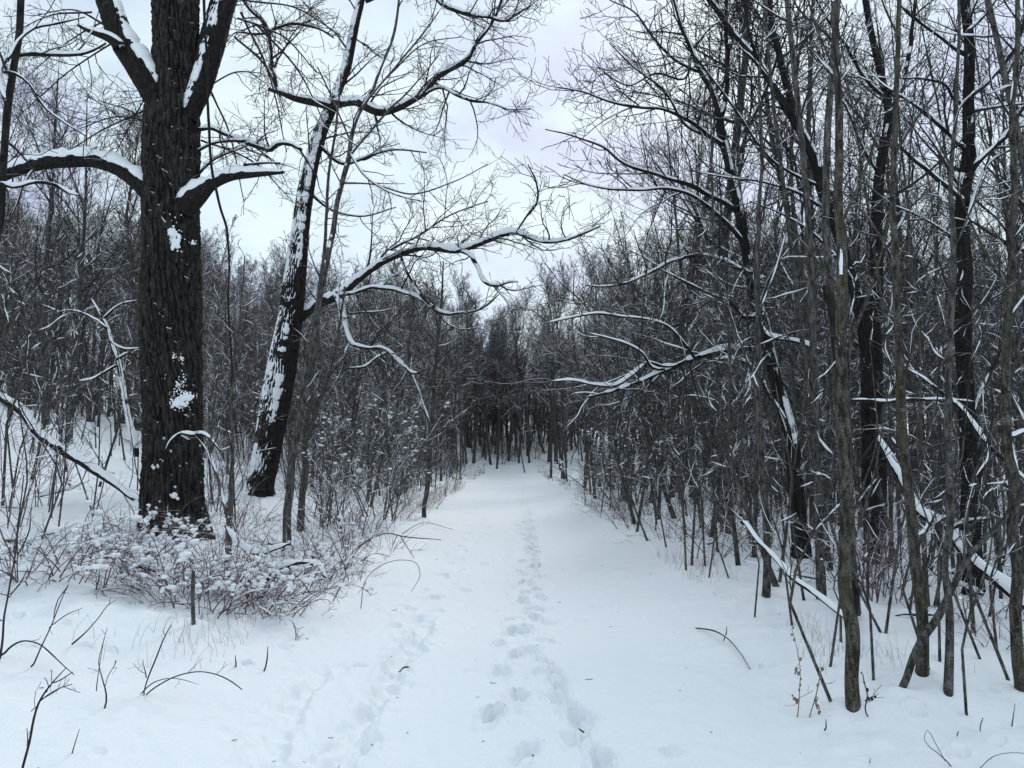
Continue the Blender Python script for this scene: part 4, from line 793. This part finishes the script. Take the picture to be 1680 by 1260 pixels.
for x, y in scatter(6, (-1.5, 3.5), (72, 82), .5, None, 1.): tall('woodland_tree', TREES, TH, x, y, .8)
for x, y in scatter(62, (-9, 9), (66, 90), .6, None, 1.): tall('slim_tree', POLES, PH, x, y, .6)
for x, y in scatter(42, (-28, -2.6), (17, 60), .7, lambda x, y: fov(x, y) and x > -.46 * y, .5): put('shrub', BUSHES, int(rgw.integers(4)), x, y, rgw.uniform(.8, 1.2))
for x, y in scatter(38, (2.9, 28), (13, 60), .7, fov, .4): put('shrub', BUSHES, int(rgw.integers(4)), x, y, rgw.uniform(.8, 1.2))
for x, y in scatter(16, (-12, -2.9), (15, 34), .8, lambda x, y: fov(x, y) and pxo(x, y) > 455, .2): put('snowy_shrub', CLOTS, int(rgw.integers(2)), x, y, rgw.uniform(.8, 1.25))
for x, y in scatter(10, (3.2, 12), (14, 34), .8, fov, .2): put('snowy_shrub', CLOTS, int(rgw.integers(2)), x, y, rgw.uniform(.7, 1.1))
for x, y in scatter(26, (-7, 7), (71, 92), .6, None, 1.): put('shrub', BUSHES, int(rgw.integers(3)), x, y, rgw.uniform(.8, 1.3))
# saplings: those the photograph shows near the path, then more behind
for px, py, k, sc in ((1125, 937, 0, 1.), (1135, 926, 2, .9), (1155, 928, 0, 1.1), (1161, 952, 1, 1.), (1203, 952, 1, 1.), (1233, 1014, 1, .9), (1298, 1026, 0, .8), (1320, 985, 2, .8), (1361, 1096, 1, 1.), (1376, 1146, 1, 1.05), (1378, 1050, 0, .8), (1431, 1122, 3, 1.2), (1452, 1036, 0, 1.), (1456, 1036, 1, 1.2),
                      (1535, 1097, 1, 1.), (1544, 1082, 0, .8), (1587, 1156, 3, 1.1), (1612, 1082, 1, 1.), (1662, 1112, 1, 1.2), (1065, 886, 2, .9), (1076, 872, 0, 1.1), (1040, 862, 2, .9), (1000, 836, 2, .9), (985, 842, 0, 1.), (960, 826, 2, .8), (1095, 900, 0, 1.), (1180, 905, 2, 1.), (1215, 930, 0, 1.2), (1275, 955, 2, 1.), (1420, 985, 2, .8),
                      (1490, 1000, 0, 1.), (1530, 990, 2, .9), (1620, 1010, 0, 1.), (1640, 985, 2, .9), (560, 848, 0, 1.), (605, 822, 2, .9), (640, 838, 0, .9), (665, 800, 2, .9), (590, 880, 1, 1.), (535, 985, 3, .8), (20, 905, 0, .9), (60, 885, 1, 1.2), (95, 880, 0, .8), (150, 850, 1, 1.2), (410, 880, 0, 1.), (445, 870, 2, .8), (515, 850, 0, 1.2), (340, 860, 1, 1.1), (730, 815, 0, 1.), (745, 800, 2, .9)):
    p = ground_hit(px, py); put('sapling', SAPS, k, p[0], p[1], sc, .11)
for x, y in scatter(75, (2.5, 14), (6.5, 28), .3, fov): put('sapling', SAPS, int(rgw.integers(4)), x, y, rgw.uniform(.8, 1.3), .12)
for x, y in scatter(48, (-14, -2.5), (9, 30), .35, lambda x, y: fov(x, y) and not (-6 < x < -3.6 and y < 11.5)): put('sapling', SAPS, int(rgw.integers(4)), x, y, rgw.uniform(.8, 1.3), .12)
for x, y in scatter(42, (-20, -5), (11, 30), .35, lambda x, y: fov(x, y) and pxo(x, y) < 262): put('sapling', SAPS, int(rgw.integers(4)), x, y, rgw.uniform(.9, 1.6), .16)
for x, y in scatter(30, (-34, -14), (33, 52), .9, lambda x, y: fov(x, y) and pxo(x, y) < 330): put('shrub', BUSHES, int(rgw.integers(3)), x, y, rgw.uniform(.9, 1.4))
# brambles
for px, py, k, sc in ((20, 860, 2, 1.1), (90, 830, 2, 1.), (210, 905, 1, 1), (260, 950, 1, .9), (340, 1000, 1, 1), (430, 985, 1, 1), (505, 965, 1, .8), (370, 970, 1, .9), (455, 955, 0, .8), 
                      (350, 930, 0, 1), (490, 920, 1, 1), (540, 930, 0, .9), (560, 900, 2, .9), (590, 890, 0, .9), (620, 870, 0, .9), (650, 850, 0, .9), (30, 930, 3, 1), (100, 920, 3, 1), (700, 835, 0, .8), (570, 950, 3, .8), (630, 900, 1, .8),
                      (1080, 885, 3, 1.), (1010, 850, 3, 1.1), (1050, 868, 0, .8), (1190, 880, 1, 1.1), (1235, 905, 1, 1.), (1330, 935, 1, 1.), (1390, 960, 0, .9), (1440, 955, 1, 1.2), (1530, 945, 1, 1.), (1600, 1000, 3, 1.2), (1640, 1060, 3, 1.), (1470, 980, 0, .8), (970, 830, 3, 1.), (1300, 900, 1, 1.), (1150, 880, 3, 1.)):
    p = ground_hit(px + rgw.normal(0, 6), py); put('bramble', CANES, k, p[0], p[1], sc)
for px, py in ((110, 940), (160, 950), (215, 935), (255, 955), (285, 985), (320, 1000), (350, 985), (380, 1000), (410, 985), (440, 1000), (470, 975), (500, 965), (525, 950), (400, 940), (360, 955), (450, 945), (300, 960), (250, 900), (200, 890), (480, 935), (550, 925), (60, 950)):
    p = ground_hit(px + rgw.normal(0, 8), py + rgw.normal(0, 5)); put('snowy_bramble', LADEN, int(rgw.integers(2)), p[0], p[1], rgw.uniform(.55, .9))
for x, y in scatter(24, (-12, -2.6), (13, 30), .4, lambda x, y: fov(x, y) and x > -.44 * y): put('bramble', CANES, int(rgw.integers(4)), x, y, rgw.uniform(.8, 1.2))
for x, y in scatter(35, (2.6, 14), (9, 30), .4, fov): put('bramble', CANES, int(rgw.integers(4)), x, y, rgw.uniform(.8, 1.2))

# where each stands, told by what can be found beside it
SECT = [(0, 'outward of the massive oak'), (235, 'behind the massive oak trunk'), (335, 'between massive oak and leaning snow-plastered tree'), (470, 'path-side of the leaning snow-plastered tree'), (620, 'under the long arching bough'),
        (760, 'at the far end of the path'), (905, 'at the path edge below the snowy boughs'), (1050, 'just path-side of the grey path-side stem'), (1240, 'beside the leaning forked trunk'), (1345, 'behind the nearest mossy trunk'), (1450, 'behind the slim mossy trunk'), (1540, 'around the stout trunk'), (1630, 'beyond the mottled trunk')]
LOOK = {'woodland_tree': 'bare woodland tree', 'slim_tree': 'slim bare tree', 'tall_tree': 'high bare tree', 'sapling': 'thin leafless sapling', 'shrub': 'twiggy leafless shrub', 'snowy_shrub': 'shrub clotted with snow clumps', 'bramble': 'purple-brown bramble canes', 'snowy_bramble': 'snow-laden arching brambles'}
CAT = {'tall_tree': 'tree', 'woodland_tree': 'tree', 'slim_tree': 'tree', 'sapling': 'sapling', 'shrub': 'shrub', 'snowy_shrub': 'shrub', 'bramble': 'bramble', 'snowy_bramble': 'bramble'}
RANK = ['nearest', 'second nearest', 'third nearest', 'fourth nearest', 'fifth nearest', 'sixth nearest', 'seventh nearest', 'eighth nearest']
def SIZE(pool, k, sc):                                      # what sets the farther ones apart: height, and a forked or single stem
    if pool is TREES: h, fk = TH[k] * sc, k in (2, 4, 5, 6)
    elif pool is POLES: h, fk = PH[k] * sc, k == 4
    elif pool in (OPEN, STRAIGHT): return 'broad-crowned ' if pool is OPEN else 'straight '
    elif pool is SAPS: h, fk = SH[k] * sc * 3, False
    else: h, fk = (3.2, 2.5, 4.4, 1.9)[k % 4] * sc * 2.6 if pool is BUSHES else 0, False
    w = '' if h == 0 else 'low ' if h < 6.5 else 'middling ' if h < 9.5 else 'tall '
    return w + ('forked ' if fk else '')
cells = {}
for i, p in enumerate(PLACED):
    q = pxo(p[3], p[4]); sct = [t for a, t in SECT if q >= a or a == 0][-1]; cells.setdefault((p[0], sct), []).append(i)
for (kind, sct), ids in cells.items():
    ids.sort(key=lambda i: PLACED[i][4])
    for n, i in enumerate(ids):
        _, pool, k, x, y, sc, rz, tl = PLACED[i]; src = pool[k]
        lab = f"{RANK[n]} {LOOK[kind]} {sct}" if n < len(RANK) else f"{SIZE(pool, k, sc)}{LOOK[kind]} {'farther back' if n < 18 else 'deepest in'} {sct}"
        loc = (x, y, float(H(x, y)) - .03); grp = f"{LOOK[kind]} {sct}"
        if src.name not in used: used.add(src.name); o = src; src['category'] = CAT[kind]
        else: o = dup(src, loc, rz, sc, lab)
        o.location = loc; o.rotation_euler = (tl[0], tl[1], rz); o.scale = (sc,) * 3; o['label'] = lab; o['group'] = grp; o['category'] = CAT[kind]

# ------------------------------------------------------------------ weeds, sticks and grass in the snow
def weed(name, label, cat, lines, m=None, seed=0, buds=0, twig=0, drift=.06):
    rg = np.random.default_rng(seed); b = ground_hit(lines[0][0][0], lines[0][0][1]); d = float(b[1]); mb = MB(); sn = MB()
    for ln in lines:
        P, r = trace([(a, b_, w * .8) for a, b_, w in ln], d, d + rg.normal(0, drift), .03, 1.2, seed); mb.tubes(P, r, 6)
        if twig: twig_out(mb, rg, P, r, (twig, 6), (.12, .05), .0012, .15, .05, 2, k=3)
        for q in range(buds):
            i = int(rg.integers(len(P) // 3, len(P))); blob(mb, P[i] + rg.normal(0, .006, 3), rg.uniform(.004, .009), rg, (1, 1, 1.4), 6, 4)
    return tag(mb.build(name, m or TWIG), label, cat)
weed('weed_stalk', 'bent dark stalk with a brushy top rising at the bottom edge of the left snow', 'weed', [[(38, 1275, 6), (48, 1220, 5.5), (54, 1180, 5), (62, 1156, 4.5), (72, 1140, 4), (88, 1120, 3), (108, 1098, 2)], [(66, 1150, 3), (84, 1136, 2.5), (104, 1126, 2.2), (118, 1122, 1.5)], [(76, 1136, 2.5), (80, 1124, 2), (72, 1112, 1.5)], [(88, 1120, 2.5), (104, 1112, 2), (118, 1104, 1.5)], [(60, 1160, 2), (50, 1166, 1.5)]], seed=1, twig=4)
weed('weed_stalk', 'low clump of radiating dark stalks arching over the left snow', 'weed', [[(236, 1142, 3), (244, 1108, 2.8), (258, 1072, 2.6), (270, 1045, 2.2), (281, 1025, 1.5)], [(240, 1140, 3), (262, 1124, 3), (288, 1110, 3), (330, 1102, 2.6), (362, 1110, 2.2), (380, 1120, 2), (396, 1132, 1.4)], [(232, 1138, 2.5), (250, 1122, 2.4), (276, 1114, 2.2), (302, 1116, 2), (327, 1123, 1.2)],
     [(228, 1144, 2.6), (212, 1158, 2.4), (196, 1174, 2), (178, 1188, 1.4)], [(226, 1152, 2.6), (226, 1166, 2.4), (214, 1184, 2), (188, 1206, 1.4)], [(238, 1146, 2.4), (252, 1160, 2), (268, 1175, 1.4)], [(240, 1112, 2), (236, 1096, 1.8), (235, 1082, 1)]], seed=2, twig=1.5)
weed('weed_stalk', 'forked upright weed stalk left of the radiating clump', 'weed', [[(171, 1164, 3), (173, 1140, 2.8), (168, 1112, 2.4), (163, 1088, 2), (168, 1060, 1.6), (176, 1028, 1.2)], [(173, 1125, 2), (180, 1106, 2), (188, 1092, 1.8), (190, 1084, 2.4)], [(158, 1134, 2), (162, 1100, 1.6), (170, 1050, 1)]], seed=3, twig=1.5)
weed('weed_stalk', 'tall thin stalk rising at the left frame side with upswept side twigs', 'weed', [[(-4, 1088, 6), (4, 1052, 5), (10, 1010, 4.6), (16, 980, 4.2), (22, 945, 4), (30, 900, 3.4), (33, 850, 2.8), (38, 780, 2)], [(17, 975, 3), (32, 960, 2.4), (46, 934, 1.6)], [(16, 980, 2.6), (4, 976, 2.2), (-10, 968, 1.6)], [(26, 925, 2.4), (8, 890, 2), (-4, 860, 1.4)], [(28, 912, 2.4), (46, 870, 2), (52, 832, 1.4)]], seed=4, twig=3)
weed('weed_stalk', 'leaning twig bent over the snow above the brushy-topped stalk', 'weed', [[(0, 1076, 3.6), (12, 1062, 3.4), (34, 1050, 3.2), (60, 1054, 3), (84, 1072, 2.8), (104, 1090, 2.2), (122, 1106, 1.4)]], seed=5, twig=1.2)
weed('weed_stalk', 'slanting forked weed stalk on the left bank below the buried branch', 'weed', [[(51, 1094, 3), (66, 1062, 2.8), (84, 1026, 2.6), (98, 990, 2.2), (112, 958, 1.6)], [(84, 1026, 2), (110, 1008, 1.8), (136, 996, 1.2)], [(88, 1014, 2), (94, 985, 1.6), (108, 965, 1.2)]], seed=6, twig=2)
weed('stick', 'thin forked stick slanting out of the snow below the brush heap', 'stick', [[(118, 1057, 3), (142, 1036, 2.6), (162, 1014, 2.4), (178, 992, 1.8), (190, 984, 1)], [(178, 993, 1.6), (181, 979, 1)]], seed=7)
for px, py, qx, qy, lab in ((433, 1101, 440, 1060, 'short upright stick in the snow between the ruts and the brush'), (118, 1237, 131, 1195, 'short leaning stick near the bottom of the left snow'), (1353, 1198, 1355, 1181, 'stubby stick standing in the snow left of the nearest trunk'), (386, 1094, 387, 1075, 'tiny upright twig near the left wheel rut'),
                            (1608, 1200, 1612, 1177, 'short thin stick upright in the snow below the mottled trunk'), (1660, 1192, 1667, 1155, 'leaning thin stick in the snow at the right frame side'), (1428, 1254, 1429, 1244, 'dark twig tip poking from the bottom snow'), (1571, 1208, 1573, 1200, 'dark twig tip beside the bent triangle of grass'), (1187, 1052, 1194, 1027, 'thin twig upright in the snow near the right path edge')):
    weed('stick', lab, 'stick', [[(px, py, 2.6), ((px + qx) / 2 + .6, (py + qy) / 2, 2.2), (qx, qy, 1.4)]], seed=px)
def ground_line(pts, lift):
    o = []
    for i, (px, py, w) in enumerate(pts):
        g = ground_hit(px, py); o.append([g[0], g[1], g[2] + .004 + lift * math.sin(math.pi * i / (len(pts) - 1)), w / 2 / F_PX * g[1]])
    return spline(o, .02)
for pts, lift, lab in (([(1142, 1031, 2.4), (1170, 1042, 2.8), (1196, 1060, 2.8), (1214, 1078, 2.6), (1231, 1098, 2)], .05, 'long curved stick lying on the snow right of the path'), ([(655, 1103, 3), (662, 1098, 3.4), (670, 1095, 2.6)], .01, 'small broken twig lying in the rut left of the trail'), ([(951, 1197, 3.6), (957, 1202, 3.6)], .008, 'short chip of bark lying in the right footprints')):
    P, r = ground_line(pts, lift); mb = MB().tubes(P, r, 6)
    tag(mb.build('twig', TWIG), lab, 'twig')
weed('grass_stem', 'bent grass stem folded into a sharp triangle in the right foreground snow', 'grass', [[(1561, 1258, 2), (1538, 1236, 1.8), (1519, 1217, 1.8), (1519, 1210, 1.8), (1523, 1199, 1.8), (1536, 1220, 1.8), (1552, 1250, 1.6)]], seed=21, drift=.01)
weed('grass_stem', 'thin grass stem arching at the lower right corner', 'grass', [[(1606, 1262, 1.8), (1630, 1242, 1.6), (1656, 1236, 1.4), (1690, 1236, 1.2)]], seed=22, drift=.02)
weed('weed_stalk', 'dry seed stalk with small buds left of the nearest mossy trunk', 'weed', [[(1308, 1178, 2.4), (1312, 1140, 2.2), (1314, 1100, 2), (1308, 1060, 1.8), (1300, 1030, 1.4)], [(1312, 1150, 1.6), (1304, 1146, 1.4)], [(1313, 1108, 1.6), (1305, 1100, 1.2)]], STRAW, 23, 9, 2)
weed('weed_stalk', 'second dry seed stalk with buds leaning toward the nearest mossy trunk', 'weed', [[(1328, 1177, 2.4), (1336, 1150, 2.2), (1342, 1122, 2), (1347, 1100, 1.8), (1351, 1090, 1.2)], [(1338, 1146, 1.6), (1343, 1168, 1.2)]], STRAW, 24, 10, 2)
weed('weed_stalk', 'crooked little weed hugging the foot of the nearest mossy trunk', 'weed', [[(1424, 1176, 3), (1420, 1160, 2.6), (1424, 1140, 2.4), (1418, 1120, 2.2), (1415, 1105, 1.4)], [(1422, 1150, 2), (1434, 1142, 1.4)]], TWIG, 25, 4, 2)
weed('weed_stalk', 'dead stem bent in a low arc out of the left path edge', 'weed', [[(592, 998, 1.8), (602, 950, 1.8), (626, 928, 1.8), (660, 918, 1.8), (684, 924, 1.6), (690, 942, 1.6), (676, 970, 1.2)], [(600, 955, 1.5), (588, 975, 1.2)]], CANE, 26)
weed('weed_stalk', 'sprawling forked shoot reaching over the path from the left brush', 'weed', [[(565, 935, 3), (600, 890, 3), (640, 875, 2.8), (655, 878, 2.6), (690, 882, 2.2), (724, 886, 1.4)], [(655, 878, 2), (670, 900, 1.8), (680, 916, 1.2)], [(652, 877, 2), (644, 900, 1.6), (640, 916, 1.2)], [(660, 876, 2), (690, 858, 1.6), (744, 868, 1.2)]], CANE, 27, 0, 2)

rgs = np.random.default_rng(31)
def floor_stick(n, xr, yr, side):
    for q in range(n):
        y = rgs.uniform(*yr); x = rgs.uniform(*xr); a = rgs.uniform(0, 6.28); l = rgs.uniform(.3, 1.4); z = float(H(x, y)); k = 6
        t = np.linspace(-.5, .5, k); c = rgs.normal(0, .12) * l
        P = np.column_stack([x + t * l * math.cos(a) + c * t * t * 4, y + t * l * math.sin(a), z + .02 + rgs.uniform(.0, .3) * l * (t + .5)]); r = np.linspace(rgs.uniform(.01, .03), .004, k)
        P, r = spline(np.column_stack([P, r]), .06); o = MB().tubes(P, r, 6).build('fallen_stick', LIMB)
        s = MB(); snow_on(s, P, r, rgs, 7, 1.8, .1, .002, .06); s.build('snow', SNOW, o)
        w = min((b for a_, b in SECT if pxo(x, y) >= a_ or a_ == 0), key=lambda b: 0) if 0 else [b for a_, b in SECT if pxo(x, y) >= a_ or a_ == 0][-1]
        tag(o, f"snow-capped fallen stick on the ground {w}", 'stick', f"fallen sticks {w}")
floor_stick(26, (3.2, 9), (7.5, 16), 1); floor_stick(16, (-9, -3), (9.5, 17), -1)

def grass():
    rg = np.random.default_rng(41); n = 2600; y = np.exp(rg.uniform(math.log(5.5), math.log(70), n)); sd = rg.choice([-1, 1], n, p=[.55, .45])
    x = sd * (2.15 + np.abs(rg.normal(0, .55, n)) + .25 * (vnoise(y * .9, y * 0 + sd, 6) > .2)); keep = vnoise(x * .9, y * .6, 52) + .25 * sst(8, 25, y) > .05
    x, y = x[keep], y[keep]; n = len(x); z = H(x, y) - .02; h = rg.uniform(.12, .5, n) * (.55 + .45 * sst(6, 16, y)); a = rg.uniform(0, 6.28, n); b = rg.uniform(.1, .8, n)
    t = np.linspace(0, 1, 5)[None, :, None]; dirv = np.stack([np.cos(a), np.sin(a), 0 * a], -1)[:, None]
    P = np.stack([x, y, z], -1)[:, None] + dirv * (b * h)[:, None, None] * t ** 2 + np.array([0, 0, 1.]) * h[:, None, None] * (t - .25 * b[:, None, None] * t ** 2)
    r = np.maximum(.0016, .00016 * y)[:, None] * (1 - .7 * np.linspace(0, 1, 5)[None])
    tag(MB().tubes(P, r, 3).build('dry_grass', STRAW), 'thin dry grass blades poking from the snow along both path edges', None, None, 'stuff')
grass()
def litter():
    rg = np.random.default_rng(61); n = 90; y = np.exp(rg.uniform(math.log(2.8), math.log(16), n)); x = rg.normal(0, .32, n) * y; z = H(x, y, True) + .004; a = rg.uniform(0, 6.28, n); l = rg.uniform(.012, .07, n) * rg.uniform(.4, 1, n)
    t = np.linspace(-.5, .5, 3)[None, :, None]; P = np.stack([x, y, z], -1)[:, None] + np.stack([np.cos(a), np.sin(a), .15 * rg.normal(size=n)], -1)[:, None] * l[:, None, None] * t
    P[:, 1] += rg.normal(0, .004, (n, 3)) * np.array([1, 1, .3]); tag(MB().tubes(P, np.repeat(rg.uniform(.0015, .0035, n)[:, None], 3, 1), 4).build('bark_litter', TWIG), 'scattered bark flakes and twig bits dropped on the snow', None, None, 'stuff')
litter()

# the far wood, too deep and dense to count
def far_wood():
    rg = np.random.default_rng(9); mb_s, mb = MB(), MB()
    protos = []
    for i in range(5):
        stems, A, B, C = wild_tree(rg, h=(9, 11, 13, 10, 12)[i], r0=.10, nprim=26, nsec=8, nter=3, rtip=.012, spread=3.0, low=.08)
        m = MB()
        for P, r in stems: m.tubes(P, r, 4)
        m.tubes(*A, 3).tubes(*B, 3).tubes(*C, 3)
        protos.append((np.concatenate(m.V), np.concatenate(m.Q)))
    spots = []
    while len(spots) < 210:
        u = rg.random()
        if u < .3: x, y = rg.uniform(-11, 11), rg.uniform(78, 105)
        elif u < .65: x, y = rg.uniform(-70, -4), rg.uniform(50, 95)
        else: x, y = rg.uniform(4, 70), rg.uniform(48, 95)
        if abs(x) < .72 * y: spots.append((x, y))
    for x, y in spots:
        V, Q = protos[rg.integers(5)]; a = rg.random() * 6.283; s = rg.uniform(.8, 1.2); c, n = math.cos(a), math.sin(a)
        W = np.column_stack([(V[:, 0] * c - V[:, 1] * n) * s + x, (V[:, 0] * n + V[:, 1] * c) * s + y, V[:, 2] * s + float(H(x, y))]); mb.add(W, Q)
    tag(mb.build('distant_wood', TWIGS), 'dense bare wood far behind the path, a dark mass of trunks and twigs', None, None, 'stuff')
far_wood()

build_ground()
